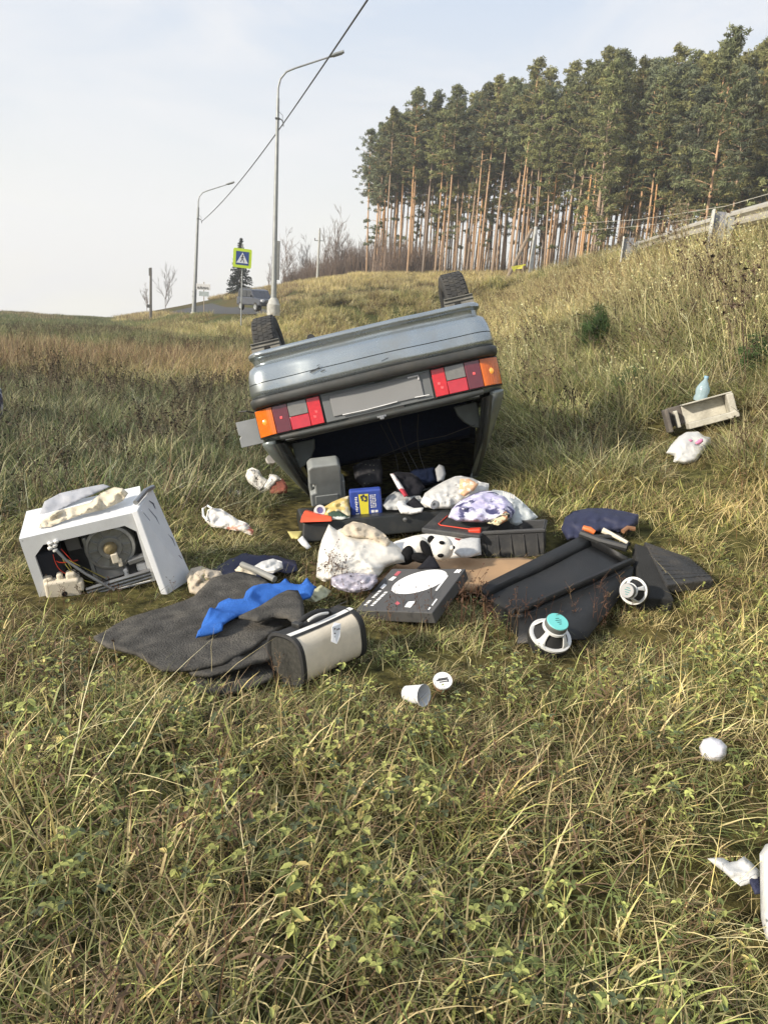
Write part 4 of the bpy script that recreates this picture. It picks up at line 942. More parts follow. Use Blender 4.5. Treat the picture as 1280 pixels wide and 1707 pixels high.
# the other wall, torn off and leaning at the right, with cracks
pnl = [Vector(P(*q)) for q in ((229, 850, 3.96), (253, 811, 4.22), (331, 985, 4.33), (281, 996, 4.07))]
n_ = (pnl[1] - pnl[0]).cross(pnl[3] - pnl[0]).normalized(); n_ = n_ if n_.dot(Vector(CAM) - pnl[0]) > 0 else -n_
sp_ = MB().add(pnl + [p + n_ * -.035 for p in pnl], [(0, 1, 2, 3), (7, 6, 5, 4), (0, 4, 5, 1), (1, 5, 6, 2), (2, 6, 7, 3), (3, 7, 4, 0)]).build('side_panel', mat('panel_white', (.66, .68, .70), rough=.35, var=.04, dirt=.12), wm_, world=True, bevel=.006)
for (u0, v0, u1, v1) in [(.18, .08, .30, .30), (.45, .10, .62, .34), (.60, .05, .72, .16), (.78, .42, .86, .55), (.70, .62, .90, .68)]:
    q = lambda u, v: pnl[0].lerp(pnl[1], u).lerp(pnl[3].lerp(pnl[2], u), v)
    a, b = q(u0, v0), q(u1, v1); m_ = a.lerp(b, .5) + (pnl[1] - pnl[0]) * .05; e_ = n_ * .004 * (1 if n_.dot(Vector(CAM) - a) > 0 else -1)
    MB().tube([a + e_, m_ + e_, b + e_], [.001, .004, .001], 4).build('crack', mat('crack_grey', (.10, .11, .14), rough=.8), sp_, world=True)
MB().tube([Vector(P(226, 838, 4.0)), Vector(P(243, 818, 4.12)), Vector(P(255, 812, 4.2))], .014, 8).build('hinge_rail', steel, wm_, world=True)
soft('cream_cloth', 'crumpled cream cloth thrown over the top of the broken washing machine', 'cloth', [(70, 868), (92, 852), (118, 846), (150, 838), (168, 822), (190, 812), (205, 814), (214, 822), (205, 835), (190, 842), (172, 850), (140, 857), (105, 869), (85, 878), (64, 880)], 3.93, 4.14, .02, cream, step=3, fold=.07, fs=15, seed=2, w=7)
soft('grey_pad', 'grey padded sheet folded at the back of the white washing machine top', 'pad', [(66, 858), (74, 836), (100, 822), (140, 813), (172, 807), (184, 811), (160, 822), (128, 836), (100, 850), (84, 868)], 4.10, 4.28, .005, mat('pad_grey', (.36, .37, .40), rough=.8), step=4, fold=.02, seed=3, w=4)
# ---- felt carpet pieces
felt = mat('felt_grey', (.080, .076, .069), rough=1, var=.3, scale=14, bump=.9, bscale=120, spec=.1, dirt=.55, dirtcol=(.15, .135, .11), dscale=7)
lay('felt_carpet', 'lowest torn flap of grey felt carpet touching the grass beside the pet bag', 'carpet', [(318, 1135), (380, 1115), (440, 1085), (462, 1098), (455, 1125), (420, 1140), (380, 1152), (335, 1150)], .05, felt, 'layers of grey felt carpet', thick=.012, wave=.02, seed=1)
lay('felt_carpet', 'middle layer of grey felt carpet showing under the biggest one', 'carpet', [(300, 1112), (400, 1080), (470, 1035), (500, 1035), (492, 1062), (455, 1098), (400, 1118), (350, 1128), (320, 1125)], .085, felt, 'layers of grey felt carpet', thick=.014, wave=.02, seed=2)
lay('felt_carpet', 'largest sheet of grey felt carpet spread in front of the washing machine', 'carpet', [(156, 1060), (190, 1040), (225, 1024), (275, 1008), (325, 992), (355, 968), (395, 955), (425, 958), (460, 985), (490, 1010), (492, 1030), (460, 1050), (420, 1078), (370, 1100), (320, 1110), (270, 1112), (215, 1085), (180, 1075)], .12, felt, 'layers of grey felt carpet', thick=.014, wave=.024, ws=4, seed=3)
lay('felt_carpet', 'folded grey felt corner lying on top, right of the blue towel', 'carpet', [(398, 1022), (432, 1005), (462, 985), (480, 977), (497, 977), (506, 995), (508, 1025), (500, 1045), (478, 1022), (455, 1020), (430, 1028)], .19, felt, 'layers of grey felt carpet', thick=.012, wave=.02, ws=4, seed=4, edge=.01)
lay('blue_towel', 'bright blue towel twisted across the grey felt carpet', 'towel', [(327, 1053), (337, 1032), (350, 1015), (364, 1002), (382, 994), (405, 994), (418, 970), (436, 966), (454, 968), (476, 957), (497, 966), (512, 959), (528, 968), (519, 985), (504, 990), (497, 979), (480, 979), (463, 987), (435, 1007), (405, 1017), (373, 1039), (371, 1045), (343, 1050)], .165, mat('towel_blue', (.05, .17, .56), rough=1, var=.12, scale=16, bump=1.0, bscale=220, spec=.1), step=2.2, thick=.010, wave=.036, ws=8, seed=9, edge=.02)
lay('navy_cloth', 'flat navy cloth lying in the grass behind the blue towel', 'cloth', [(340, 948), (370, 936), (410, 928), (450, 922), (492, 930), (497, 945), (450, 958), (400, 966), (365, 962)], .05, navycl, wave=.05, seed=6)
soft('beige_cloth', 'rolled beige cloth against the foot of the washing machine panel', 'cloth', [(310, 962), (318, 948), (335, 943), (352, 950), (368, 952), (374, 964), (356, 974), (346, 985), (330, 993), (316, 988)], 4.05, 4.25, .06, beige, step=3, fold=.07, fs=20, seed=7)
soft('cream_cloth', 'small cream cloth under the grey plastic tube', 'cloth', [(391, 950), (400, 942), (412, 946), (428, 958), (420, 968), (412, 974)], 4.05, 4.2, .03, cream, step=3, fold=.04, seed=8)
soft('white_bag', 'little crumpled white plastic bag behind the grey tube', 'plastic bag', [(420, 946), (436, 936), (455, 931), (470, 936), (472, 948), (455, 956), (438, 952)], 4.25, 4.4, .04, whitepl, step=3, fold=.06, seed=9)
tag(MB().tube([Vector(P(403, 941, 4.12)), Vector(P(430, 952, 4.05)), Vector(P(458, 966, 3.98))], .017, 14).build('grey_tube', mat('tube_grey', (.22, .22, .20), rough=.5), smooth=True), 'short grey plastic tube lying above the blue towel', 'tube')
# ---- barrel shaped carrier bag
S = .88; Lb, rb_ = .40 * S, .125 * S
BG = scaled([[.6657, -.7302, -.1538], [.7424, .6688, .0385], [.0747, -.1398, .9874]], [-.407, 3.217, -.091], S)
bgt = thing('pet_carrier', 'beige and black barrel-shaped carrier bag lying in the grass with a white paper tag', 'bag', BG)
RX = Matrix.Rotation(PI / 2, 4, 'Y')
canvas = mat('bag_canvas', (.70, .62, .49), rough=.8, var=.06, scale=30, bump=.2, bscale=200); wb = mat('bag_black', (.018, .018, .018), rough=.7, scale=20, bump=.2, bscale=150); mesh_b = mat('bag_mesh', (.035, .034, .028), rough=.8, scale=60, var=.5, bump=.5, bscale=400)
def ssq(a, r):
    c, s = math.cos(a), math.sin(a); k = (abs(c) ** 3 + abs(s) ** 3) ** (-1 / 3); return r * c * k, r * s * k
def tubey(x0, x1, r, a0=0, a1=2 * PI, n=40, m_=6):
    return [[(x, ) + ssq(a0 + (a1 - a0) * k / n, r * (1 - .05 * math.sin(PI * (x / Lb)))) for k in range(n + 1)] for x in np.linspace(x0, x1, m_)]
MB().grid(tubey(.012, Lb - .012, rb_)).build('body', canvas, bgt, smooth=True)
MB().grid([[(0.0, ) + ssq(2 * PI * k / 40, r) for k in range(41)] for r in (.001, rb_ * .5, rb_ * .86)]).build('end_mesh', mesh_b, bgt, smooth=True)
MB().grid([[(x, ) + ssq(2 * PI * k / 40, r) for k in range(41)] for x, r in ((-.002, rb_ * .84), (-.008, rb_ * .92), (-.004, rb_ * 1.02), (.012, rb_ * 1.03), (.016, rb_ * .99))]).build('end_ring', wb, bgt, smooth=True)
MB().grid([[(x, ) + ssq(2 * PI * k / 40, r) for k in range(41)] for x, r in ((Lb - .03, rb_ * 1.0), (Lb - .026, rb_ * 1.03), (Lb, rb_ * 1.02), (Lb + .004, rb_ * .8), (Lb + .004, .001))]).build('end_panel', wb, bgt, smooth=True)
up0 = PI / 2
MB().grid(tubey(.01, Lb - .01, rb_ * 1.02, up0 - .42, up0 + .55, 10)).build('top_strip', wb, bgt, smooth=True)
MB().grid(tubey(.0, Lb - .0, rb_ * 1.035, up0 + .20, up0 + .42, 6)).build('top_piping', whitecl, bgt, smooth=True)
MB().grid([[(Lb * .62 + .02 * math.sin(a * 2) + w, ) + ssq(a, rb_ * 1.025) for a in np.linspace(up0 - .4, up0 - 2.2, 16)] for w in np.linspace(0, .042, 4)]).grid([[(Lb * .36 + q + w * .2, ) + ssq(up0 - .42 - .4 * math.sin(PI * q / .1) - w * .0, rb_ * 1.022) for q in np.linspace(0, .1, 9)] for w in (0, 1)]).build('side_band', wb, bgt, smooth=True)
hp = [(Lb * (.25 + .5 * t), .012 - .01 * t, rb_ * (.98 + .30 * math.sin(PI * t) ** .55)) for t in np.linspace(0, 1, 16)]
MB().tube(hp, .011, 10).build('handle', wb, bgt, smooth=True); MB().tube([(x, y - .028, z - .004) for x, y, z in hp[3:13]], .006, 6).build('handle_trim', whitecl, bgt, smooth=True)
MB().bbox((Lb * .22, -.01, rb_ * .95), (Lb * .30, .04, rb_ * 1.16)).build('buckle', blackpl, bgt, bevel=.006)
tq = [Vector(P(*q)) for q in ((557, 1038, 3.10), (568, 1040, 3.11), (566, 1062, 3.08), (561, 1074, 3.06), (552, 1070, 3.05), (553, 1046, 3.07))]
tgp = MB().add(tq, [tuple(range(6))]).build('paper_tag', mat('paper', (.78, .78, .78), rough=.8, var=.03), bgt, world=True, solid=.002)
prm = MB()
def quadpx(mb, x0, y0, x1, y1, d): mb.add([P(x0, y0, d), P(x1, y0, d), P(x1, y1, d), P(x0, y1, d)], [(0, 1, 2, 3)])
for k, (a, b) in enumerate([(557, 1047), (561, 1048), (564, 1047), (557, 1055), (556, 1061), (555, 1066)]): quadpx(prm, a, b, a + 2.5, b + (3 if k < 3 else 2), 3.062)
kind(prm.build('tag_print', mat('print_black', (.04, .04, .045), rough=.8), tgp, world=True), 'stuff')
# ---- black card box with a white disc printed on it
SB = 1.06; BB = scaled([[.8171, .4502, -.36], [-.5261, .8377, -.1464], [.2357, .309, .9214]], [-.069, 3.378, .022], SB)
bx = thing('black_box', 'flat black cardboard box with a big white oval and small white print', 'box', BB)
card = mat('black_card', (.070, .070, .070), rough=.55, var=.08, scale=6, dirt=.15)
MB().bbox((0, 0, .045), (.42 * SB, .36 * SB, .10 * SB)).build('carton', card, bx, bevel=.004)
def decal(nm, pts, m_, par, z=.1015 * 1.06 - .0002, th=.0015):
    q = onplane(pts, BB, z); return MB().add(q, [tuple(range(len(q)))]).build(nm, m_, par)
prw = mat('print_white', (.80, .80, .79), rough=.6, var=.03)
ov = [(699 + 47 * math.cos(a) * .97 + 6 * math.sin(a), 970 - 19.5 * math.sin(a) * .92 - 9.5 * math.cos(a)) for a in np.linspace(0, 2 * PI, 40)[:-1]]
decal('white_oval', ov, prw, bx)
decal('oval_tab', [(733, 951), (741, 956), (744, 960), (736, 966), (729, 968), (724, 960)], prw, bx, .1075); decal('oval_tab', [(656, 978), (664, 984), (660, 990), (652, 984)], prw, bx, .1075)
mk = MB(); mr_ = MB()
def dq(mb, pts): q = onplane(pts, BB, .1078); mb.add(q, [tuple(range(len(q)))])
for (xa, ya, xb, yb, n, w) in [(606, 1009, 632, 984, 8, 5), (617, 1010, 642, 986, 8, 5)]:
    for k in range(n):
        t0, t1 = k / n, (k + .62 + .2 * (k % 2)) / n
        if k == 3 and xa < 610: continue
        p0 = (xa + (xb - xa) * t0, ya + (yb - ya) * t0); p1 = (xa + (xb - xa) * t1, ya + (yb - ya) * t1)
        dq(mk, [p0, (p0[0] + w, p0[1]), (p1[0] + w, p1[1]), p1])
for q in ([(647, 967), (655, 961), (661, 962), (654, 968)], [(756, 955), (762, 949), (765, 950), (761, 955)], [(762, 955), (766, 949), (769, 950), (766, 955)], [(725, 984), (745, 959), (747, 960), (728, 985)], [(713, 1016), (716, 1012), (718, 1013), (715, 1017)], [(719, 1009), (727, 998), (729, 999), (721, 1010)], [(674, 1012), (680, 1003), (692, 1002), (690, 1006), (684, 1013)], [(633, 980), (640, 973), (645, 975), (638, 982)]): dq(mk, q)
kind(mk.build('print', prw, bx), 'stuff')
dq(mr_, [(656, 959), (663, 952), (669, 953), (662, 960)]); dq(mr_, [(658, 1006), (662, 1002), (667, 1006), (662, 1009)]); kind(mr_.build('red_print', mat('print_red', (.42, .09, .11), rough=.6), bx), 'stuff')
soft('black_cloth', 'black pointed cloth scrap standing behind the flat black box', 'cloth', [(694, 948), (705, 938), (716, 926), (724, 930), (735, 948), (715, 950)], 3.98, 4.12, .03, blackcl, step=4, fold=.01, seed=20)
lay('cardboard', 'flattened brown cardboard under the panda and the toolbox', 'cardboard', [(626, 965), (650, 948), (665, 938), (720, 932), (800, 930), (870, 928), (905, 935), (900, 958), (850, 975), (790, 980), (720, 968), (665, 958)], .09, mat('kraft', (.36, .23, .125), rough=.9, var=.1, scale=6), thick=.03, wave=.01, seed=21)
# ---- white sack of cream cloth and what lies against it
soft('white_sack', 'big thin white plastic sack full of cream cloth in the middle of the heap', 'plastic bag', [(527, 962), (528, 945), (531, 920), (536, 901), (543, 885), (548, 874), (556, 880), (562, 884), (568, 881), (580, 880), (600, 886), (624, 890), (641, 896), (655, 904), (668, 915), (677, 926), (675, 937), (655, 941), (642, 946), (630, 962), (610, 966), (585, 966), (560, 968), (540, 970)], 4.05, 4.45, .13, mat('sack_white', (.74, .71, .64), rough=.5, var=.05, scale=7, bump=.6, bscale=18, trans=.15), step=2.8, w=38, fold=.050, fs=11, seed=22, back=.5)
soft('beige_cloth', 'beige cloth bulging out of the top of the white sack', 'cloth', [(566, 886), (575, 876), (588, 869), (606, 872), (624, 879), (640, 889), (652, 903), (646, 914), (630, 906), (612, 899), (590, 898), (575, 894)], 4.22, 4.40, .07, beige, step=3, fold=.06, fs=14, seed=23)
soft('plastic_bundle', 'shiny greyish bundle wrapped in clear plastic at the foot of the white sack', 'plastic bag', [(552, 962), (575, 955), (605, 955), (628, 958), (630, 970), (618, 983), (590, 989), (565, 984), (552, 975)], 3.92, 4.0, .07, mat('lilac_plastic', (.36, .34, .40), rough=.25, var=.4, scale=14, bump=.6, bscale=30, coat=.5), step=3, fold=.05, fs=18, seed=24)
soft('white_pillow', 'white pillow lying behind the toy panda', 'pillow', [(640, 912), (660, 902), (690, 893), (720, 888), (760, 886), (800, 886), (802, 925), (770, 932), (730, 932), (690, 930), (655, 926)], 4.5, 4.75, .07, mat('pillow_white', (.78, .76, .72), rough=.9, var=.04), step=5, w=22, fold=.012, seed=25)
soft('mesh_pad', 'rounded grey mesh pad between the toy panda and the toolbox', 'pad', [(757, 922), (758, 908), (768, 899), (785, 896), (800, 897), (802, 922), (785, 929), (768, 930)], 4.33, 4.45, .025, mat('mesh_grey', (.50, .50, .49), rough=.8, var=.1, scale=60, bump=.4, bscale=200), step=4, w=9, fold=.004, seed=26)
# ---- toy panda lying on its side
pc = Vector(P(735, 914, 4.22)); pr = .070
pd = thing('toy_panda', 'black and white plush panda lying on its side by the black toolbox', 'soft toy', pc)
fur_w = mat('plush_white', (.80, .77, .70), rough=1, var=.06, scale=40, bump=.6, bscale=200, spec=.1); fur_b = mat('plush_black', (.012, .012, .013), rough=1, scale=40, bump=.6, bscale=200, spec=.1)
X_, Y_, Z_ = Vector(RT), Vector(FW), Vector(UP)
def ball(c, rx, ry, rz, tilt=0.0, n=20):
    R3 = Matrix((X_, -Y_, Z_)).transposed().to_4x4(); Rt = Matrix.Rotation(tilt, 4, 'Y'); o = MB()
    prof_ = [(math.sin(PI * k / 14), -math.cos(PI * k / 14)) for k in range(15)]
    o.lathe(prof_, n, Matrix.Translation(X_ * c[0] + Z_ * c[1] - Y_ * c[2]) @ R3 @ Rt @ Matrix.Diagonal((rx, ry, rz, 1)))
    for i, v in enumerate(o.v):
        p = Vector(v); o.v[i] = tuple(p + p.normalized() * nz(p + pc, 30) * .003)
    return o
px = lambda a: a * 4.22 / 1280
hd = ball((0, 0, 0), pr, pr * .92, pr, .1).build('head', fur_w, pd, smooth=True, ang=180)
ball((px(0), px(10), pr * .84), .016, .009, .011, .2).build('eye_patch', fur_b, hd, smooth=True, ang=180); ball((px(-2), px(-11), pr * .82), .017, .010, .011, -.1).build('eye_patch', fur_b, hd, smooth=True, ang=180)
ball((px(17), px(1), pr * .60), .012, .02, .014).build('muzzle', fur_w, hd, smooth=True, ang=180); ball((px(20), px(2), pr * .72), .008, .008, .010).build('nose', fur_b, hd, smooth=True, ang=180)
ball((px(-17), px(15), .012), .020, .012, .022, .5).build('ear', fur_b, hd, smooth=True, ang=180); ball((px(-20), px(-14), .012), .018, .012, .022, -.5).build('ear', fur_b, hd, smooth=True, ang=180)
ball((px(-40), px(2), -.035), .075, .06, .062, 0).build('body', fur_w, pd, smooth=True, ang=180)
ball((px(-25), px(-2), .03), .026, .026, .058, -.5).build('arm', fur_b, pd, smooth=True, ang=180); ball((px(-33), px(-16), .03), .062, .028, .028, .25).build('arm', fur_b, pd, smooth=True, ang=180)
ball((px(-56), px(-10), .015), .034, .034, .05, .3).build('leg', fur_b, pd, smooth=True, ang=180); ball((px(-62), px(-19), .0), .05, .03, .03, .0).build('leg', fur_b, pd, smooth=True, ang=180)
# ---- toolbox: open base with red latch, lid flung back
S = .88; Lt, Wt, Ht = .46 * S, .24 * S, .20 * S
TB = scaled([[.9532, .2419, -.1811], [-.24, .9702, .0328], [.1837, .0122, .9829]], [.669, 5.041, -.148], S)
tb = thing('toolbox', 'black plastic toolbox with red latches and its lid thrown open', 'toolbox', TB)
tbm = mat('toolbox_plastic', (.040, .041, .043), rough=.55, var=.1, bump=.2, bscale=120, dirt=.45, dirtcol=(.13, .12, .10), dscale=8)
o = MB(); th = .008; tp = .012
ro = [(tp, tp), (Lt - tp, tp), (Lt - tp, Wt - tp), (tp, Wt - tp)]; rt = [(0, 0), (Lt, 0), (Lt, Wt), (0, Wt)]
def ringz(p, z): return [(x, y, z) for x, y in p + p[:1]]
ins = lambda p, k: [(min(max(x, k), Lt - k), min(max(y, k), Wt - k)) for x, y in p]
o.grid([ringz([(Lt / 2, Wt / 2)] * 4, 0), ringz(ro, 0), ringz(rt, Ht), ringz(ins(rt, .01), Ht), ringz(ins(rt, .02), .05), ringz([(Lt / 2, Wt / 2)] * 4, .05)])
o.build('base', tbm, tb, bevel=.006)
MB().bbox((-.008, -.008, Ht - .022), (Lt + .008, 0, Ht - .004)).bbox((Lt, 0, Ht - .022), (Lt + .008, Wt, Ht - .004)).bbox((-.008, 0, Ht - .022), (0, Wt, Ht - .004)).build('rim', tbm, tb, bevel=.004)
for k in range(5): MB().bbox((Lt * (.12 + .19 * k), -.002, .02), (Lt * (.12 + .19 * k) + .008, .010, Ht - .03)).build('rib', tbm, tb, bevel=.003)
MB().box((-.005, .01, Ht - .01), (.075, .05, .055)).build('latch', redpl, tb, bevel=.008)
ld = [Vector(P(*q)) for q in ((702, 880, 4.72), (800, 893, 4.55), (832, 866, 4.85), (736, 850, 5.02))]
n_ = (ld[1] - ld[0]).cross(ld[3] - ld[0]).normalized(); n_ = n_ if n_.z > 0 else -n_
lo_ = MB().add([p - n_ * .035 for p in ld] + ld, [(3, 2, 1, 0), (4, 5, 6, 7), (0, 1, 5, 4), (1, 2, 6, 5), (2, 3, 7, 6), (3, 0, 4, 7)]).build('lid', tbm, tb, world=True, bevel=.010, seg=3)
lq = lambda u, v, h: ld[0].lerp(ld[1], u).lerp(ld[3].lerp(ld[2], u), v) + n_ * h
MB().tube([lq(.20, .72, .004), lq(.20, .28, .004), lq(.26, .22, .004), lq(.86, .22, .004)], .0035, 6).build('red_trim', redpl, lo_, world=True)
MB().add([ld[0] - n_ * .036 + (ld[1] - ld[0]) * .1, ld[0].lerp(ld[1], .9) - n_ * .036, ld[0].lerp(ld[1], .9) - n_ * .062, ld[0] - n_ * .062 + (ld[1] - ld[0]) * .12], [(0, 1, 2, 3)]).build('hinge_strip', mat('dark_red', (.20, .02, .02), rough=.5), lo_, world=True, solid=.02)
# ---- things on the open tailgate and in the boot
def pat(name, base, spots, sc_, lo=.5, hi=.58, rough=.7, kind_='noise'):
    m = mat(name, base, rough=rough, var=.08, bump=.5, bscale=25); n, l = m.node_tree.nodes, m.node_tree.links; b = n['Principled BSDF']; src = b.inputs['Base Color'].links[0].from_socket
    t = n.new('ShaderNodeTexCoord')
    for k, c in enumerate(spots):
        if kind_ == 'dots': x = n.new('ShaderNodeTexVoronoi'); x.inputs['Randomness'].default_value = .15; ou = x.outputs['Distance']
        else: x = n.new('ShaderNodeTexNoise'); x.inputs['Detail'].default_value = 4; ou = x.outputs['Fac']
        x.inputs['Scale'].default_value = sc_ * (1 + .37 * k); mp_ = n.new('ShaderNodeMapping'); mp_.inputs['Location'].default_value = (k * 3.1, k * 1.7, k); l.new(t.outputs['Object'], mp_.inputs[0]); l.new(mp_.outputs[0], x.inputs['Vector'])
        r = n.new('ShaderNodeMapRange'); r.inputs['From Min'].default_value = lo; r.inputs['From Max'].default_value = hi; l.new(ou, r.inputs['Value'])
        mx = n.new('ShaderNodeMix'); mx.data_type = 'RGBA'; l.new(r.outputs[0], mx.inputs['Factor']); l.new(src, mx.inputs[6]); mx.inputs[7].default_value = (*c, 1); src = mx.outputs[2]
    l.new(src, b.inputs['Base Color']); return m
lav = pat('lavender_print', (.44, .42, .60), [(.05, .05, .13), (.66, .65, .75)], 11)
soft('patterned_bag', 'lavender patterned bag with dark blotches on the open toolbox', 'bag', [(747, 862), (753, 848), (765, 836), (782, 826), (800, 819), (822, 818), (840, 826), (853, 838), (859, 852), (852, 864), (832, 869), (805, 871), (780, 870), (762, 869)], 4.68, 4.95, .11, lav, step=2.6, fold=.045, fs=15, seed=30)
soft('clear_bag', 'whitish see-through plastic bag right of the lavender bag', 'plastic bag', [(812, 822), (822, 816), (838, 818), (852, 822), (868, 834), (882, 847), (897, 862), (884, 870), (862, 877), (846, 872), (850, 856), (842, 838)], 4.75, 4.95, .05, mat('clear_white', (.62, .66, .66), rough=.3, var=.12, scale=12, bump=.5, bscale=20, trans=.35), step=3, fold=.05, fs=14, seed=31)
tw_ = MB()
for k in range(6): quadpx(tw_, 838 + k * 3.4, 819 + k * 1.1, 840 + k * 3.4, 826 + k * 1.1, 4.72)
tag(kind(tw_.build('bag_fringe', whitecl, None, solid=.004), 'stuff'), 'row of white fringe at the top of the clear bag', 'fringe')
soft('food_wrapper', 'crumpled yellowish wrapper with orange and black spots under the lavender bag', 'wrapper', [(812, 872), (828, 862), (843, 852), (851, 858), (845, 868), (830, 876)], 4.55, 4.65, .03, pat('wrapper_print', (.60, .56, .36), [(.45, .16, .06), (.03, .03, .03)], 22), step=3, fold=.03, seed=32)
soft('white_bag', 'white plastic shopping bag with orange print in front of the boot', 'plastic bag', [(700, 838), (708, 822), (722, 812), (740, 802), (758, 794), (768, 793), (788, 797), (800, 803), (815, 806), (814, 820), (795, 828), (775, 838), (752, 848), (725, 848), (708, 846)], 5.0, 5.25, .08, whitepl, step=2.6, fold=.055, fs=14, seed=33)
orp = soft('bag_print', 'orange printed panel on the white shopping bag', 'print', [(764, 822), (767, 798), (780, 797), (798, 806), (790, 818), (774, 828)], 4.93, 5.04, .03, pat('orange_print', (.72, .42, .24), [(.78, .68, .58)], 30), step=3, fold=.01, seed=34)
soft('grey_wrap', 'heap of grey-white wrapping film beside the blue case', 'plastic film', [(638, 842), (645, 828), (658, 819), (675, 822), (700, 826), (706, 836), (690, 845), (662, 850), (645, 850)], 5.05, 5.2, .05, mat('film_grey', (.50, .51, .50), rough=.4, var=.2, scale=12, bump=.5, bscale=25, trans=.2), step=3, fold=.06, fs=14, seed=35)
soft('black_jacket', 'black jacket with a white and red stripe lying at the mouth of the boot', 'jacket', [(650, 790), (662, 786), (685, 788), (698, 796), (709, 812), (700, 826), (680, 832), (668, 828), (660, 812)], 5.15, 5.35, .07, blackcl, step=3, fold=.06, fs=13, seed=36)
soft('white_strap', 'white strap edged with red across the black jacket', 'strap', [(650, 790), (656, 789), (672, 812), (680, 826), (674, 829), (662, 812)], 5.05, 5.22, .015, pat('strap_white', (.70, .68, .66), [(.40, .03, .05)], 6), step=3, fold=.01, seed=37)
soft('white_sock', 'curled white sock beside the shiny roll', 'sock', [(660, 842), (663, 835), (672, 834), (678, 842), (690, 847), (706, 846), (703, 854), (685, 858), (668, 856)], 4.9, 5.0, .03, whitecl, step=2.5, fold=.02, fs=20, seed=38)
soft('black_pouch', 'small black pouch between the sock and the shopping bag', 'pouch', [(676, 840), (690, 828), (706, 842), (704, 850), (685, 850)], 5.0, 5.08, .03, blackcl, step=3, fold=.02, seed=39)
M = Matrix.Translation(Vector(P(716, 838, 4.98))) @ (X_ * .55 - Y_ * .8 - Z_ * .25).to_track_quat('Z', 'Y').to_matrix().to_4x4()
tag(MB().lathe([(.012, .05), (.030, .05), (.031, 0), (.031, -.05), (.012, -.05), (.012, .05)], 20, M).build('paper_roll', whitecl, smooth=True), 'small white paper roll showing its dark core, by the shopping bag', 'roll')
BC = frame([[.9894, -.0618, -.1314], [.0452, .991, -.1256], [.138, .1184, .9833]], [-.213, 4.909, .127])
bc = thing('blue_case', 'blue plastic tool case with a yellow label standing on the tailgate', 'case', BC)
bl = mat('case_blue', (.040, .075, .33), rough=.4, scale=20, bump=.1, bscale=150)
MB().bbox((0, 0, 0), (.21, .06, .19)).build('shell', bl, bc, bevel=.012, seg=3)
lb = MB().add([(.065, -.0015, .018), (.117, -.0015, .012), (.125, -.0015, .165), (.060, -.0015, .165)], [(0, 1, 2, 3)]).build('yellow_label', mat('label_yellow', (.78, .68, .06), rough=.5, var=.04), bc)
kn = MB()
for (a, b, w, h_) in [(.072, .135, .016, .02), (.085, .145, .014, .018), (.100, .135, .016, .016), (.078, .118, .012, .016), (.094, .112, .02, .012), (.106, .122, .01, .02)]: kn.bbox((a, -.0032, b), (a + w, -.0018, b + h_))
kind(kn.build('tool_picture', mat('picture_dark', (.06, .065, .09), rough=.5), lb), 'stuff')
wt = MB()
for k in range(9): wt.bbox((.036 - .002 * (k % 2), -.0022, .045 + k * .012), (.046 + .003 * (k % 3), -.0012, .052 + k * .012))
for c in range(3):
    for k in range(8): wt.bbox((.135 + c * .014, -.0022, .065 + k * .012), (.145 + c * .014 - .002 * ((k + c) % 3), -.0012, .0725 + k * .012))
wt.bbox((.135, -.0022, .030), (.155, -.0012, .048)); wt.bbox((.160, -.0022, .030), (.180, -.0012, .046)); wt.bbox((.032, -.0022, .016), (.055, -.0012, .034))
kind(wt.build('lettering', prw, bc), 'stuff'); MB().bbox((.13, -.0025, .008), (.145, -.0012, .02)).build('red_mark', redpl, bc)
CN = scaled([[.9762, -.206, -.067], [.1582, .8893, -.4292], [.148, .4084, .9007]], [-.433, 4.444, .309], 1.17)
cn_ = thing('grey_canister', 'grey plastic canister with a handle standing at the left of the boot', 'canister', CN)
gm = mat('canister_grey', (.24, .255, .25), rough=.5, scale=8, bump=.1, bscale=60, dirt=.2)
cw, ch, cdp = .2223, .351, .11
MB().prism([(0, 0), (cw, 0), (cw, ch * .93), (cw * .92, ch), (cw * .12, ch), (0, ch * .93), (0, ch * .58), (cw * .16, ch * .55), (cw * .16, ch * .36), (0, ch * .33)], cdp, Matrix.Translation((0, cdp, 0)) @ Matrix.Rotation(PI / 2, 4, 'X')).build('body', gm, cn_, bevel=.012, seg=3)
MB().tube([(.012, cdp / 2, ch * .26), (.008, cdp / 2, ch * .45), (.012, cdp / 2, ch * .66)], .014, 8).build('handle', gm, cn_, smooth=True)
MB().bbox((.03, -.005, .02), (cw - .03, .01, ch * .28)).build('panel', gm, cn_, bevel=.006); MB().bbox((cw, .01, .02), (cw + .022, cdp - .01, ch * .55)).build('side_lug', gm, cn_, bevel=.008)
soft('yellow_cloth', 'yellow and cream striped cloth between the canister and the blue case', 'cloth', [(530, 860), (540, 845), (555, 836), (572, 829), (582, 826), (584, 862), (565, 862), (545, 862)], 5.0, 5.15, .05, pat('yellow_stripe', (.58, .44, .15), [(.66, .58, .40)], 14), step=3, fold=.05, fs=14, seed=40)
soft('green_sleeve', 'dark green and white sleeve in front of the yellow cloth', 'packet', [(546, 856), (554, 849), (566, 852), (584, 863), (570, 867), (552, 867)], 4.93, 5.0, .015, pat('green_white', (.035, .07, .045), [(.66, .68, .64)], 9), step=3, fold=.01, seed=41)
M = Matrix.Translation(Vector(P(533, 851, 5.0))) @ (X_ * .25 - Y_ * .95 + Z_ * .2).to_track_quat('Z', 'Y').to_matrix().to_4x4()
tr_ = thing('tape_roll', 'roll of white tape with a purple core leaning on the canister', 'tape', M)
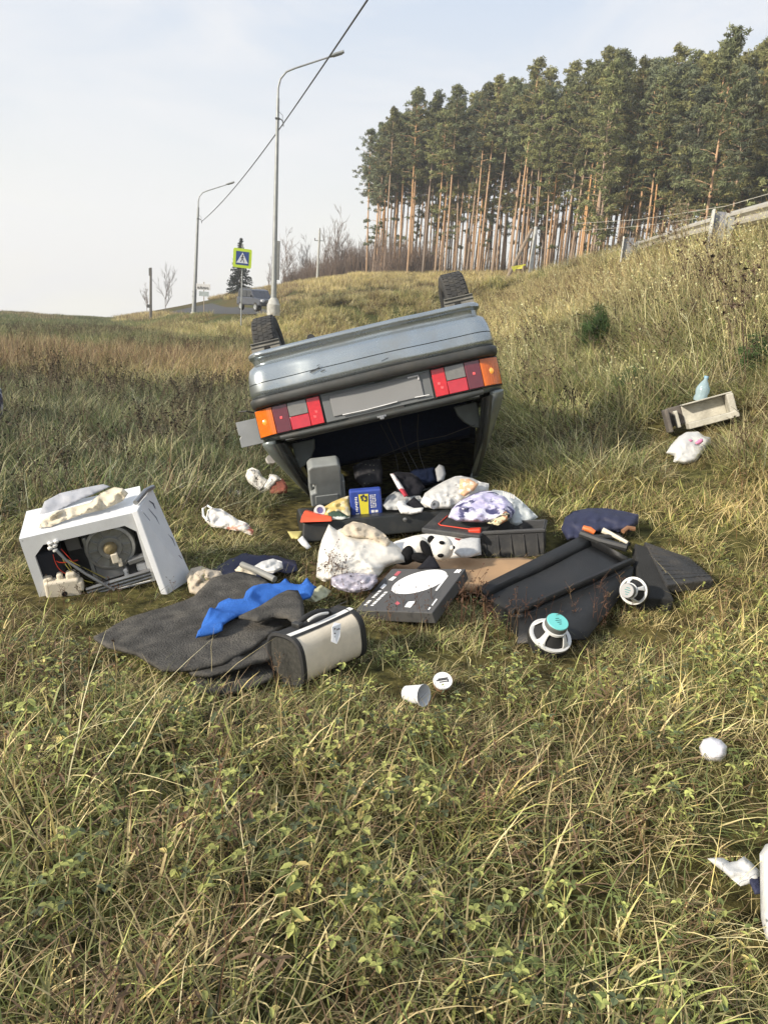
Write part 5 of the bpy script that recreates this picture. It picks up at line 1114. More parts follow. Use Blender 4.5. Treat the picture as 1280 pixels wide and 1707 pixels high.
MB().lathe([(.022, .012), (.036, .012), (.036, -.012), (.022, -.012), (.022, .012)], 24).build('tape', whitecl, tr_, smooth=True, ang=30); MB().lathe([(.0, .008), (.022, .010), (.022, -.01)], 20).build('core', mat('core_purple', (.13, .12, .28), rough=.6), tr_, smooth=True)
q = [Vector(P(*k)) for k in ((500, 871, 4.88), (503, 860, 4.9), (508, 851, 4.92), (532, 858, 4.9), (552, 862, 4.88), (553, 869, 4.86))]
tag(MB().add(q + [p + Y_ * .10 + Z_ * .006 for p in q], [tuple(range(6)), tuple(range(11, 5, -1))] + [(k, (k + 1) % 6, 6 + (k + 1) % 6, 6 + k) for k in range(6)]).build('red_tray', mat('orange_red', (.78, .085, .03), rough=.4), bevel=.004), 'orange-red plastic tray end on the left corner of the tailgate', 'tray')
soft('dotted_fabric', 'dark fabric with pale dots hanging inside the boot', 'fabric', [(588, 778), (605, 768), (634, 764), (638, 785), (637, 806), (605, 812), (592, 800)], 5.45, 5.55, .05, pat('dotted', (.012, .012, .016), [(.16, .16, .12)], 34, .20, .13, kind_='dots'), step=4, fold=.03, seed=42)
soft('navy_bundle', 'navy bundle in the right half of the boot', 'bundle', [(668, 800), (690, 782), (724, 778), (730, 804), (700, 812)], 5.45, 5.55, .06, MATS['navy_seat'], step=4, fold=.04, seed=43)
soft('grey_hat', 'pale grey rounded hat at the right of the boot', 'hat', [(725, 782), (732, 774), (740, 777), (743, 790), (739, 802), (729, 803)], 5.35, 5.45, .03, mat('cap_grey', (.30, .31, .32), rough=.8), step=3, fold=.01, seed=44)
soft('yellow_dish', 'small yellow dish lying left of the tailgate corner', 'dish', [(479, 886), (505, 885), (503, 892), (498, 899), (486, 898)], 4.9, 5.0, .02, mat('dish_yellow', (.50, .44, .16), rough=.6), step=3, fold=.004, seed=45)
soft('white_strip', 'white torn strip below the yellow dish', 'paper', [(496, 900), (504, 893), (512, 903), (519, 912), (512, 916), (502, 908)], 4.8, 4.9, .01, whitecl, step=3, fold=.01, seed=46)
soft('green_wrapper', 'pale yellow-green wrapper in the grass below the white sack', 'wrapper', [(508, 1000), (520, 985), (535, 975), (552, 985), (545, 995), (525, 1004)], 3.85, 4.0, .02, mat('pale_wrapper', (.55, .55, .36), rough=.5, trans=.2), step=3, fold=.05, fs=20, seed=47)
# ---- black parcel shelf with its loudspeaker
sh = thing('parcel_shelf', 'large black plastic parcel shelf with raised edges, right of the toolbox', 'car part', P(930, 1010, 3.95))
shm = mat('shelf_black', (.011, .0115, .012), rough=.55, var=.2, scale=7, bump=.25, bscale=160, dirt=.18, dirtcol=(.06, .055, .05), dscale=5)
A, B, C_, D_ = [Vector(P(*q)) for q in ((800, 990, 4.03), (975, 902, 4.45), (1056, 946, 4.15), (866, 1030, 3.68))]
n_ = (B - A).cross(D_ - A).normalized(); n_ = n_ if n_.z > 0 else -n_
pq = lambda u, v, h=0: A.lerp(B, u).lerp(D_.lerp(C_, u), v) + n_ * h
MB().grid([[pq(u, v, .006 * math.sin(u * 9) * math.sin(v * 3)) for u in np.linspace(0, 1, 12)] for v in np.linspace(0, 1, 8)]).build('panel', shm, sh, world=True, smooth=True, solid=.012)
MB().grid([[pq(u, v, h) for u in np.linspace(-.01, 1.0, 10)] for v, h in ((-.02, -.03), (-.03, .035), (.0, .042), (.14, .032), (.18, .002))]).build('back_flange', shm, sh, world=True, smooth=True, ang=50, solid=.006)
MB().grid([[pq(u, v, h) for u in np.linspace(.0, 1.02, 10)] for v, h in ((.86, .002), (.90, .035), (.97, .04), (1.0, .02))]).build('front_ridge', shm, sh, world=True, smooth=True, ang=50, solid=.006)
E1, E2, E3 = [Vector(P(*q)) for q in ((862, 1072, 3.52), (978, 1064, 3.60), (1050, 975, 4.04))]
ap = [[D_.lerp(C_, u) for u in (0, .5, 1)], [D_.lerp(E1, .5), D_.lerp(C_, .5).lerp(E2, .5), C_.lerp(E3, .6)], [E1, E2, E3]]
MB().grid(ap).build('apron', shm, sh, world=True, smooth=True, solid=.01)
MB().grid([[pq(.0, v, 0) for v in (0, .5, 1)], [pq(-.04, v, -.10) for v in (0, .5, 1)]]).build('side_flange', shm, sh, world=True, solid=.008)
MB().grid([[pq(.985, v, .002) for v in (.04, .5, .9)], [pq(1.0, v, .045) for v in (.04, .5, .9)], [pq(1.02, v, .0) for v in (.04, .5, .9)]]).build('end_flange', shm, sh, world=True, smooth=True, solid=.006)
def speaker(c, ax, r, label, magm, s=1.0):
    M = Matrix.Translation(c) @ Vector(ax).normalized().to_track_quat('Z', 'Y').to_matrix().to_4x4()
    t = thing('loudspeaker', label, 'loudspeaker', M, 'loose car loudspeakers')
    MB().lathe([(r * .80, -.004), (r, -.004), (r, .006), (r * .88, .008), (r * .80, .004)], 36).build('rim', mat('speaker_white', (.66, .66, .64), rough=.4, var=.05, dirt=.2), t, smooth=True, ang=40)
    for k in range(4):
        a = k * PI / 2 + .5; ca, sa = math.cos(a), math.sin(a)
        rows = []
        for q, h_, w in ((.92, .006, .30), (.80, .02, .20), (.66, .045, .17), (.52, .06, .22)): rows.append([(r * q * math.cos(a + da), r * q * math.sin(a + da), h_) for da in np.linspace(-w, w, 5)])
        MB().grid(rows).build('spoke', MATS['speaker_white'], t, smooth=True, solid=.004)
    MB().lathe([(r * .84, .003), (r * .5, .045), (0, .045)], 28).build('cone', mat('cone_black', (.012, .012, .012), rough=.8), t, smooth=True)
    MB().lathe([(r * .58, .055), (r * .58, .066), (r * .50, .068), (r * .47, .072)], 28).build('plate', MATS['speaker_white'], t, smooth=True, ang=40)
    m_ = MB().lathe([(r * .50, .066), (r * .53, .070), (r * .53, .094), (r * .50, .098)], 32).build('magnet', mat('magnet_grey', (.16, .165, .16), rough=.5, metal=.4), t, smooth=True, ang=40)
    lb_ = MB().lathe([(r * .51, .097), (r * .49, .101), (0, .101)], 32).build('label', magm, m_, smooth=True, ang=40)
    for k, w in enumerate((.018, .030, .022, .012)): MB().box((.004, .016 - .011 * k, .1018), (w, .004, .001)).build('print', mat('print_teal', (.05, .20, .20), rough=.6), lb_)
    MB().lathe([(r * 1.0, -.004), (r * 1.02, -.03), (r * .9, -.06)], 28).build('gasket', blackpl, t, smooth=True)
speaker(P(917, 1060, 3.50), (.16, -.42, .9), .098, 'loudspeaker with a white basket and turquoise magnet label, in front of the shelf', mat('label_teal', (.16, .58, .55), rough=.5, var=.04))
speaker(P(1056, 985, 3.86), (-.6, -.75, .25), .070, 'half-hidden white-framed loudspeaker under the ribbed black mat', mat('label_grey', (.3, .3, .3), rough=.5))
rib = mat('ribbed_black', (.028, .028, .028), rough=.7, var=.2, scale=10, bump=.8, bscale=70, dirt=.4)
def slabpx(nm, q, th, m_, label, cat, par=None, bevel=.008):
    v = [Vector(P(*k)) for k in q]; n_ = (v[1] - v[0]).cross(v[3] - v[0]).normalized(); n_ = n_ if n_.z > 0 else -n_
    o = MB().add(v + [p - n_ * th for p in v], [(0, 1, 2, 3), (7, 6, 5, 4)] + [(k, (k + 1) % 4, 4 + (k + 1) % 4, 4 + k) for k in range(4)]).build(nm, m_, par, world=par is not None, bevel=bevel)
    if label: tag(o, label, cat)
    return o, v, n_
bxo = thing('speaker_shelf', 'black ribbed side shelf broken off the car, at the right end of the heap', 'car part', P(1110, 985, 4.1))
o, v, n_ = slabpx('ribbed_panel', ((1074, 902, 4.38), (1150, 930, 4.26), (1192, 966, 4.00), (1112, 975, 3.96)), .06, rib, None, None, bxo)
for k in range(9):
    u = (k + .7) / 10; MB().tube([v[0].lerp(v[3], u) + (v[1] - v[0]) * .04, v[1].lerp(v[2], u) - (v[1] - v[0]) * .04], .006, 4).build('rib', rib, bxo, world=True)
slabpx('front_panel', ((1058, 905, 4.36), (1080, 912, 4.33), (1124, 1000, 3.88), (1066, 996, 3.90)), .08, mat('carpet_black', (.022, .022, .021), rough=1, bump=.8, bscale=200), None, None, bxo)
# ---- navy bag and jack
soft('navy_bag', 'navy nylon bag lying behind the black shelf', 'bag', [(935, 882), (942, 862), (956, 852), (980, 847), (1010, 847), (1040, 852), (1065, 858), (1064, 872), (1052, 886), (1020, 888), (990, 890), (965, 902), (945, 900)], 4.50, 4.80, .12, navycl, step=4, fold=.05, fs=9, seed=50)
jk = thing('scissor_jack', 'black jack with an orange handle and a cream lever, in front of the navy bag', 'jack', P(1010, 900, 4.45))
q_ = lambda *k: Vector(P(*k))
MB().tube([q_(972, 880, 4.46), q_(983, 883, 4.44), q_(991, 888, 4.43)], [.016, .018, .014], 10).build('handle', mat('orange_grip', (.70, .17, .04), rough=.5), jk, world=True, smooth=True)
MB().tube([q_(1004, 884, 4.42), q_(1018, 890, 4.40), q_(1046, 905, 4.34)], [.018, .013, .010], 8).build('lever', creampl, jk, world=True, smooth=True)
MB().tube([q_(968, 890, 4.44), q_(1000, 902, 4.36), q_(1045, 914, 4.29)], .022, 8).tube([q_(985, 896, 4.40), q_(1030, 894, 4.40), q_(1048, 908, 4.34)], .016, 8).build('arm', blackpl, jk, world=True, smooth=True)
MB().tube([q_(1038, 886, 4.40), q_(1046, 880, 4.42), q_(1058, 882, 4.42)], .014, 8).build('hook', mat('rust', (.24, .12, .06), rough=.8), jk, world=True, smooth=True)
# ---- loose things in the grass in front
M = Matrix.Translation(Vector(P(677, 1156, 2.98))) @ (X_ * .72 - Y_ * .62 + Z_ * .06).to_track_quat('Z', 'Y').to_matrix().to_4x4()
cp_ = thing('paper_cup', 'white paper cup lying on its side in the grass', 'cup', M)
MB().lathe([(0, 0.004), (.027, .004), (.029, 0), (.041, .085), (.0425, .087), (.0425, .083), (.040, .083), (.028, .006), (0, .006)], 32).build('cup', mat('cup_white', (.76, .77, .78), rough=.5, var=.03), cp_, smooth=True, ang=40)
M = Matrix.Translation(Vector(P(738, 1135, 3.06))) @ (X_ * .02 - Y_ * .62 + Z_ * .55).to_track_quat('Z', 'Y').to_matrix().to_4x4()
ldo = thing('cup_lid', 'round white lid with dark print lying behind the paper cup', 'lid', M)
MB().lathe([(.034, -.014), (.037, -.010), (.039, 0), (.037, .004), (.034, .003), (0, .003)], 28).build('disc', MATS['cup_white'], ldo, smooth=True, ang=40); MB().lathe([(.036, -.030), (.037, -.012)], 24).build('skirt', mat('skirt_brown', (.28, .16, .09), rough=.6), ldo, smooth=True)
for (a, b, w, h_) in [(0, .008, .040, .004), (-.004, .001, .044, .005), (.004, -.006, .036, .004), (.020, .001, .004, .014)]: MB().box((a, b, .0042), (w, h_, .0015), Matrix.Rotation(.25, 4, 'Z')).build('print', MATS['print_black'], ldo)
soft('white_ball', 'crushed white plastic ball alone in the grass at lower right', 'ball', [(1165, 1246), (1172, 1233), (1186, 1229), (1202, 1234), (1212, 1245), (1210, 1260), (1200, 1270), (1182, 1270), (1170, 1262)], 2.60, 2.64, .045, mat('ball_white', (.74, .72, .76), rough=.4, var=.05), step=2.5, fold=.010, fs=18, seed=51)
soft('white_scrap', 'torn white plastic scrap at the lower right', 'litter', [(1179, 1432), (1192, 1430), (1206, 1431), (1216, 1438), (1228, 1436), (1240, 1428), (1252, 1438), (1266, 1452), (1266, 1466), (1250, 1474), (1234, 1478), (1218, 1465), (1204, 1452), (1190, 1442)], 2.02, 2.10, .02, whitepl, step=4, fold=.03, fs=22, seed=52)
soft('navy_scrap', 'dark navy scrap poking out under the torn white plastic', 'litter', [(1244, 1456), (1266, 1462), (1272, 1490), (1258, 1492), (1250, 1474)], 1.99, 2.05, .01, navycl, step=4, fold=.01, seed=53)
soft('white_bag', 'white plastic bag cut off by the right edge near the bottom', 'plastic bag', [(1266, 1424), (1276, 1408), (1300, 1400), (1335, 1420), (1340, 1560), (1300, 1585), (1276, 1566), (1268, 1530)], 1.90, 2.05, .06, whitepl, step=6, fold=.03, fs=16, seed=54)
# ---- litter left of the wreck
bgl = soft('white_bag', 'flattened white carrier bag with loop handles between the washing machine and the wreck', 'plastic bag', [(342, 868), (346, 850), (352, 847), (368, 848), (384, 858), (396, 866), (412, 872), (424, 886), (420, 893), (402, 886), (378, 882), (352, 878)], 5.05, 5.25, .05, pat('bag_white_red', (.68, .66, .62), [(.45, .16, .10)], 7, .60, .66), step=3, fold=.05, fs=15, seed=55)
MB().tube([Vector(P(*k)) for k in ((346, 868, 5.1), (339, 860, 5.12), (338, 848, 5.18), (346, 843, 5.2), (354, 848, 5.16))], .008, 6).build('handle', whitecl, bgl, world=True, smooth=True)
soft('spotted_cloth', 'white cloth with black spots by the left pillar of the wreck', 'cloth', [(409, 794), (412, 783), (420, 779), (432, 784), (437, 794), (446, 800), (450, 790), (462, 792), (470, 800), (460, 806), (450, 818), (436, 822), (424, 812), (414, 804)], 6.0, 6.25, .06, pat('spotted', (.66, .63, .57), [(.06, .05, .04)], 20, .60, .66), step=3, fold=.06, fs=14, seed=56)
soft('red_cloth', 'brick red cloth beside the white spotted cloth', 'cloth', [(448, 806), (458, 799), (472, 798), (480, 812), (478, 822), (462, 824), (450, 822)], 5.95, 6.15, .05, mat('brick_red', (.23, .07, .045), rough=.9, bump=.4), step=3, fold=.04, seed=57)
for k, (poly, lb) in enumerate([([(295, 812), (298, 804), (303, 803), (313, 816), (307, 821), (300, 817)], 'leftmost white paper scrap in the grass behind the washing machine'), ([(322, 820), (332, 814), (345, 816), (362, 817), (360, 828), (345, 831), (332, 826)], 'larger white paper scrap right of the leftmost one'), ([(378, 819), (392, 816), (404, 818), (402, 825), (386, 826)], 'thin pale scrap left of the spotted cloth')]):
    soft('paper_scrap', lb, 'litter', poly, dg(poly[-1][0], poly[-1][1]) - .12, dg(poly[-1][0], poly[-1][1]) + .02, .03, whitecl, 'paper scraps in the grass', step=3, fold=.04, fs=20, seed=60 + k)
soft('sports_bag', 'dark blue and white bag cut by the left edge of the photo', 'bag', [(-60, 690), (-50, 650), (-20, 636), (2, 648), (6, 672), (3, 704), (-14, 716), (-50, 712)], 9.0, 9.2, .15, pat('bag_blue_white', (.03, .03, .07), [(.45, .45, .47)], 5, .5, .53), step=6, fold=.05, seed=64)
# ---- on the bank: bag, broken concrete gutter, bottle
soft('white_bag', 'knotted white plastic bag with pink print on the grassy bank', 'plastic bag', [(1110, 755), (1118, 742), (1132, 727), (1144, 720), (1163, 719), (1174, 727), (1184, 729), (1185, 738), (1177, 746), (1169, 758), (1160, 769), (1143, 773), (1122, 770), (1124, 760)], dg(1150, 775), dg(1150, 775) + .25, .10, whitepl, step=2.4, fold=.055, fs=10, seed=65)
pk = mat('pink_print', (.60, .22, .38), rough=.5)
dB = dg(1150, 775) - .02
soft('pink_print', 'pair of pink marks printed on the knotted white bag', 'print', [(1158, 738), (1164, 733), (1171, 731), (1172, 736), (1166, 741), (1160, 741)], dB + .02, dB + .03, .012, pk, step=2, fold=0, seed=66)
soft('pink_print', 'small pink mark left of the larger pink mark on the knotted bag', 'print', [(1147, 733), (1152, 732), (1156, 735), (1151, 737)], dB + .02, dB + .03, .012, pk, step=2, fold=0, seed=67)
dC = dg(1160, 716); S = dC / 8.85
CG = scaled([[.9191, .2318, -.3186], [-.1709, .9631, .2079], [.355, -.1366, .9248]], [3.242, 8.977, .288], S)
gt = thing('concrete_gutter', 'broken concrete gutter piece lying on the bank', 'concrete block', CG)
L3, H3 = .75 * S, .25 * S; old = mat('old_concrete', (.46, .44, .37), rough=.95, var=.2, scale=8, bump=.5, bscale=50, dirt=.35, dirtcol=(.16, .14, .11), dscale=5); stain = mat('stained_concrete', (.12, .105, .09), rough=.95, var=.3, scale=10, bump=.6, bscale=50)
MB().bbox((L3 * .28, -.13, H3 * .93), (L3, .05, H3)).build('shade_ledge', old, gt, bevel=.008)  # overhang added so that its shadow darkens the wall beneath
MB().bbox((L3 * .28, -.02, H3 * .0), (L3 * .9, .05, H3 * .93)).build('back_wall', old, gt, bevel=.008)
MB().bbox((L3 * .90, -.16, 0), (L3, .05, H3 * .93)).build('end_wall', old, gt, bevel=.008); MB().bbox((L3 * .28, -.20, -.03), (L3, -.02, .02)).build('floor_slab', old, gt, bevel=.006)
MB().bbox((0, -.18, -.02), (L3 * .06, .05, H3 * .98)).bbox((L3 * .06, -.02, H3 * .1), (L3 * .28, .05, H3)).build('stained_block', stain, gt, bevel=.01); MB().bbox((L3 * .14, -.10, 0), (L3 * .20, -.02, H3 * .8)).build('rib', old, gt, bevel=.008)
M = Matrix.Translation(Vector(P(1166, 668, dC * .99 + .12))) @ Matrix.Rotation(.12, 4, 'Y')
bo = thing('plastic_bottle', 'crumpled pale blue plastic bottle standing behind the concrete gutter', 'bottle', M)
pet = mat('pet_blue', (.50, .64, .68), rough=.12, var=.1, coat=.6, trans=.45, bump=.6, bscale=40)
MB().lathe([(.0, 0), (.05, 0), (.055, .02), (.048, .05), (.055, .08), (.05, .11), (.03, .15), (.016, .17), (.016, .19)], 18).build('bottle', pet, bo, smooth=True); MB().lathe([(0, .205), (.018, .205), (.018, .185)], 14).build('cap', mat('cap_blue', (.25, .42, .55), rough=.4), bo, smooth=True, ang=40)
# ================================================================== GRASS AND WEEDS (stuff, instanced tufts)
GRASS = leafmat('grass_blades', trans=.34, rough=.5, spec=.3, wscale=1)
LIB = bpy.data.collections.new('tuft_library')
PAL = dict(green=(.150, .190, .055), lime=(.36, .39, .10), olive=(.19, .19, .072), straw=(.66, .55, .28), tan=(.49, .39, .20), gold=(.58, .47, .16),
           brown=(.20, .13, .08), rust=(.20, .105, .055), dark=(.030, .030, .014), pale=(.72, .65, .42), sage=(.10, .13, .07), deep=(.065, .10, .036), seed=(.035, .022, .016))
PAL = {k: tuple(.84 * c + .16 * (.3 * v[0] + .6 * v[1] + .1 * v[2]) for c in v) for k, v in PAL.items()}
class Tuft:
    def __init__(s): s.v = []; s.f = []; s.c = []
    def blade(s, x, y, ln, wd, az, th, curl, col, n=4, z0=0.0, twist=0.0, floor=True):
        p = np.array([x, y, z0], float); d = ln / n; ca, sa = math.cos(az), math.sin(az)
        wa = az + PI / 2 + twist; wx, wy = math.cos(wa), math.sin(wa)
        o = len(s.v); k0 = random.uniform(.82, 1.15)
        for i in range(n + 1):
            t = i / n; w = wd * (1 - t ** 1.6) * .5 + wd * .03
            if i == 0: w *= .7
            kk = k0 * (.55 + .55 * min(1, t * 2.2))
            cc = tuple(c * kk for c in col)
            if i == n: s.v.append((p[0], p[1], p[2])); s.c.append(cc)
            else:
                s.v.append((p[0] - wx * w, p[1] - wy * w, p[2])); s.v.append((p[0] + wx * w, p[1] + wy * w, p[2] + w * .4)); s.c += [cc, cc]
            a = th + curl * t
            p = p + d * np.array([math.sin(a) * ca, math.sin(a) * sa, math.cos(a)])
            if floor and p[2] < .004 + .01 * t: p[2] = .004 + .01 * t
            az2 = random.uniform(-.16, .16); ca, sa = math.cos(az + az2), math.sin(az + az2)
        for i in range(n - 1): s.f.append((o + 2 * i, o + 2 * i + 1, o + 2 * i + 3, o + 2 * i + 2))
        s.f.append((o + 2 * n - 2, o + 2 * n - 1, o + 2 * n))
    def leaf(s, c, ln, wd, az, tilt, col, bend=.3):
        """an oval leaf folded along its midrib"""
        c = np.array(c, float); u = np.array([math.cos(az) * math.cos(tilt), math.sin(az) * math.cos(tilt), math.sin(tilt)])
        v = np.array([-math.sin(az), math.cos(az), 0]); w = np.cross(u, v)
        o = len(s.v); k = random.uniform(.7, 1.25); col = tuple(q * k for q in col)
        for t, q in ((0, 0), (.3, .42), (.65, .45), (1, 0)):
            m_ = c + u * ln * t - w * bend * ln * t * t * .5
            if q == 0: s.v.append(tuple(m_)); s.c.append(col)
            else:
                s.v += [tuple(m_ - v * wd * q + w * wd * .18), tuple(m_), tuple(m_ + v * wd * q + w * wd * .18)]; s.c += [col, tuple(q_ * .85 for q_ in col), col]
        s.f += [(o, o + 2, o + 1), (o, o + 3, o + 2), (o + 1, o + 2, o + 5, o + 4), (o + 2, o + 3, o + 6, o + 5), (o + 4, o + 5, o + 7), (o + 5, o + 6, o + 7)]
    def stick(s, a, b, r0, r1, col):
        a = np.array(a, float); b = np.array(b, float); o = len(s.v)
        for p, r in ((a, r0), (b, r1)):
            for k in range(3):
                w = 2 * PI * k / 3; s.v.append((p[0] + r * math.cos(w), p[1] + r * math.sin(w), p[2])); s.c.append(col)
        for k in range(3): s.f.append((o + k, o + (k + 1) % 3, o + 3 + (k + 1) % 3, o + 3 + k))
    def head(s, p, r, col, tall=1.3):
        o = len(s.v); p = np.array(p, float)
        # a bur: bristles standing out of a small core
        for k in range(9):
            d = np.array([U(-1, 1), U(-1, 1), U(-.6, 1.2)]); d /= np.linalg.norm(d) + 1e-6; e_ = np.cross(d, (U(-1, 1), U(-1, 1), .3)); e_ /= np.linalg.norm(e_) + 1e-6
            o = len(s.v); s.v += [tuple(p + e_ * r * .55), tuple(p - e_ * r * .55), tuple(p + d * r * tall * U(1.0, 1.7))]; s.c += [col, col, tuple(min(1, c * 1.5) for c in col)]; s.f.append((o, o + 1, o + 2))
    def done(s, name):
        me = bpy.data.meshes.new(name); me.from_pydata(s.v, [], s.f)
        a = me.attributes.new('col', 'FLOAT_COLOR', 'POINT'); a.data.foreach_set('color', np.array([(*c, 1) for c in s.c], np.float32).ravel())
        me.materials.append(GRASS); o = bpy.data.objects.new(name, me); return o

def pick(ws): return PAL[random.choices([w[0] for w in ws], [w[1] for w in ws])[0]]
def t_upright(rad, n, l0, l1, w, pal, nn=4, lean=.9, curl=(.3, 1.9)):
    t = Tuft(); dom = U(0, 2 * PI)
    for k in range(n):
        r = rad * math.sqrt(U(0, 1)); a = U(0, 2 * PI)
        az = dom + random.gauss(0, 1.1) if random.random() < .5 else U(0, 2 * PI)
        t.blade(r * math.cos(a), r * math.sin(a), U(l0, l1), w * U(.6, 1.3), az, U(.0, lean), U(*curl), pick(pal), nn, 0, U(-.6, .6))
    return t
def t_lodged(rad, n, l0, l1, w, pal, nn=4, flow=None):
    t = Tuft()
    for k in range(n):
        r = rad * math.sqrt(U(0, 1)); a = U(0, 2 * PI)
        az = (flow + random.gauss(0, .85)) if flow is not None else U(0, 2 * PI)
        t.blade(r * math.cos(a), r * math.sin(a), U(l0, l1), w * U(.5, 1.3), az, U(.5, 1.35), U(.2, 1.0), pick(pal), nn, U(0, .05), U(-.8, .8))
    return t
def t_clover(rad, n, h, lf, pal):
    t = Tuft()
    for k in range(n):
        r = rad * math.sqrt(U(0, 1)); a = U(0, 2 * PI); x, y = r * math.cos(a), r * math.sin(a); hh = h * U(.4, 1.1)
        x2, y2 = x + U(-.03, .03), y + U(-.03, .03); t.stick((x, y, 0), (x2, y2, hh), .0013, .001, PAL['olive'])
        a0 = U(0, 2 * PI); c = pick(pal)
        for j in range(3): t.leaf((x2, y2, hh), lf * U(.8, 1.2), lf * .8, a0 + j * 2.09, U(-.25, .35), c)
    return t
def t_broad(n, h, lf, pal):
    t = Tuft()
    for k in range(n):
        x, y = U(-.06, .06), U(-.06, .06); tx, ty = x + U(-.1, .1), y + U(-.1, .1); hh = h * U(.6, 1.1)
        t.stick((x, y, 0), (tx, ty, hh), .0022, .0012, PAL['brown'] if random.random() < .5 else PAL['olive'])
        for j in range(7):
            q = U(.25, 1); t.leaf((x + (tx - x) * q, y + (ty - y) * q, hh * q), lf * U(.6, 1.2), lf * U(.38, .55), U(0, 2 * PI), U(-.5, .5), pick(pal))
    return t
def t_weed(n, h, spread, headr, hpal, spal, branch=4, lean=.22, sr=.0022):
    """dry stalks with dark seed heads"""
    t = Tuft()
    for k in range(n):
        x, y = U(-spread, spread), U(-spread, spread); hh = h * U(.6, 1.15); lx, ly = U(-lean, lean) * hh, U(-lean, lean) * hh
        sc_ = pick(spal); mid = (x + lx * .4, y + ly * .4, hh * .55); top = (x + lx, y + ly, hh)
        t.stick((x, y, 0), mid, sr, sr * .8, sc_); t.stick(mid, top, sr * .8, sr * .5, sc_); t.head(top, headr * U(.7, 1.2), pick(hpal))
        for j in range(branch):
            q = U(.35, .95); a = U(0, 2 * PI); b = np.array(mid) * (1 - q) + np.array(top) * q; l_ = hh * U(.12, .30)
            e_ = b + np.array([math.cos(a) * l_ * .6, math.sin(a) * l_ * .6, l_ * .8]); t.stick(b, e_, sr * .5, sr * .35, sc_); t.head(e_, headr * U(.5, 1.1), pick(hpal))
            if random.random() < .5: t.leaf(b, .05 * U(.6, 1.3), .012, a + 2, U(-.8, .3), PAL['brown'])
    return t
gp = [('green', 3), ('lime', 2.6), ('olive', 4), ('straw', 2.2), ('tan', 2.4), ('brown', 1.8), ('gold', 1.0), ('dark', .8)]
gy = [('lime', 3), ('gold', 3), ('straw', 3), ('olive', 2), ('tan', 2)]
gd = [('green', 4), ('olive', 4), ('deep', 2), ('lime', 1.2), ('tan', .8)]
gs = [('straw', 4), ('tan', 4), ('pale', 1.6), ('gold', 1.5), ('brown', 1.5), ('rust', .5), ('olive', 1)]
gb = [('tan', 3), ('brown', 4), ('rust', 2), ('straw', 1.2), ('olive', 1.5)]
KINDS = {}; PROTO = []
def reg(kind_, tufts):
    ids = []
    for t in tufts:
        o = t.done('tuft_%s' % kind_); LIB.objects.link(o); ids.append(len(PROTO)); PROTO.append(o)
    KINDS[kind_] = ids
reg('near_green', [t_upright(.12, 38, .08, .23, .0064, gp) for _ in range(5)])
reg('near_wide', [t_upright(.08, 10, .12, .28, .0100, [('lime', 3), ('gold', 1), ('green', 2)], 5, .9, (.4, 1.8)) for _ in range(4)])
reg('near_straw', [t_lodged(.15, 32, .10, .28, .0043, gs) for _ in range(5)])
reg('near_mess', [t_lodged(.15, 40, .08, .24, .0052, gp) for _ in range(5)])
reg('thatch', [t_lodged(.17, 44, .08, .24, .0048, [('brown', 3), ('dark', 2), ('tan', 2), ('olive', 2.5), ('rust', .8)], 3) for _ in range(4)])
reg('clover', [t_clover(.13, 11, .20, .024, [('green', 3), ('lime', 3), ('sage', 1.5)]) for _ in range(4)])
reg('broad', [t_broad(3, .24, .042, [('lime', 5), ('green', 2), ('sage', 1), ('gold', 1)]) for _ in range(4)])
reg('dryweed', [t_weed(3, .32, .09, .0055, [('seed', 3), ('brown', 2), ('rust', 1)], [('brown', 3), ('rust', 1), ('tan', 1)], 4) for _ in range(5)])
reg('longstraw', [t_lodged(.10, 7, .45, .85, .0040, [('straw', 3), ('pale', 2), ('gold', 1.5)], 6) for _ in range(4)])
reg('mid_green', [t_upright(.24, 70, .18, .42, .009, gd, 3) for _ in range(4)])
reg('mid_yellow', [t_upright(.24, 70, .20, .48, .009, gy, 3) for _ in range(4)])
reg('mid_flow', [t_lodged(.28, 76, .28, .68, .0078, gs + [('gold', 3), ('lime', 4.5), ('green', 2), ('olive', 2)], 4, flow=PI) for _ in range(5)])
reg('mid_straw', [t_lodged(.26, 60, .20, .50, .008, gs, 3) for _ in range(4)])
reg('mid_brown', [t_upright(.26, 60, .25, .55, .008, gb, 3, .6, (.1, 1.0)) for _ in range(4)])
reg('mid_weed', [t_weed(9, .42, .26, .0095, [('seed', 3), ('brown', 2)], [('brown', 3), ('dark', 1), ('tan', 1)], 5, sr=.0035) for _ in range(5)])
reg('tall_weed', [t_weed(7, 1.15, .3, .02, [('brown', 3), ('tan', 2), ('seed', 1)], [('tan', 3), ('brown', 3), ('straw', 1)], 7, .18, sr=.005) for _ in range(5)])
reg('tall_straw', [t_weed(11, .85, .34, .012, [('pale', 2), ('straw', 3), ('tan', 2), ('brown', 1)], [('straw', 3), ('tan', 3), ('pale', 1), ('brown', 1)], 2, .22, sr=.0032) for _ in range(4)])
reg('far_gold', [t_upright(.9, 150, .35, .8, .035, [('gold', 3), ('straw', 4), ('tan', 3), ('lime', .8), ('brown', 1)], 3, .7, (.2, 1.2)) for _ in range(3)])
reg('far_green', [t_upright(.9, 150, .25, .5, .035, [('olive', 4), ('green', 3), ('tan', 1.5), ('deep', 1)], 3, .7, (.2, 1.2)) for _ in range(3)])
reg('far_brown', [t_upright(.9, 150, .35, .75, .03, [('brown', 3), ('tan', 3), ('rust', 2), ('straw', 1)], 3, .6, (.1, 1.0)) for _ in range(3)])

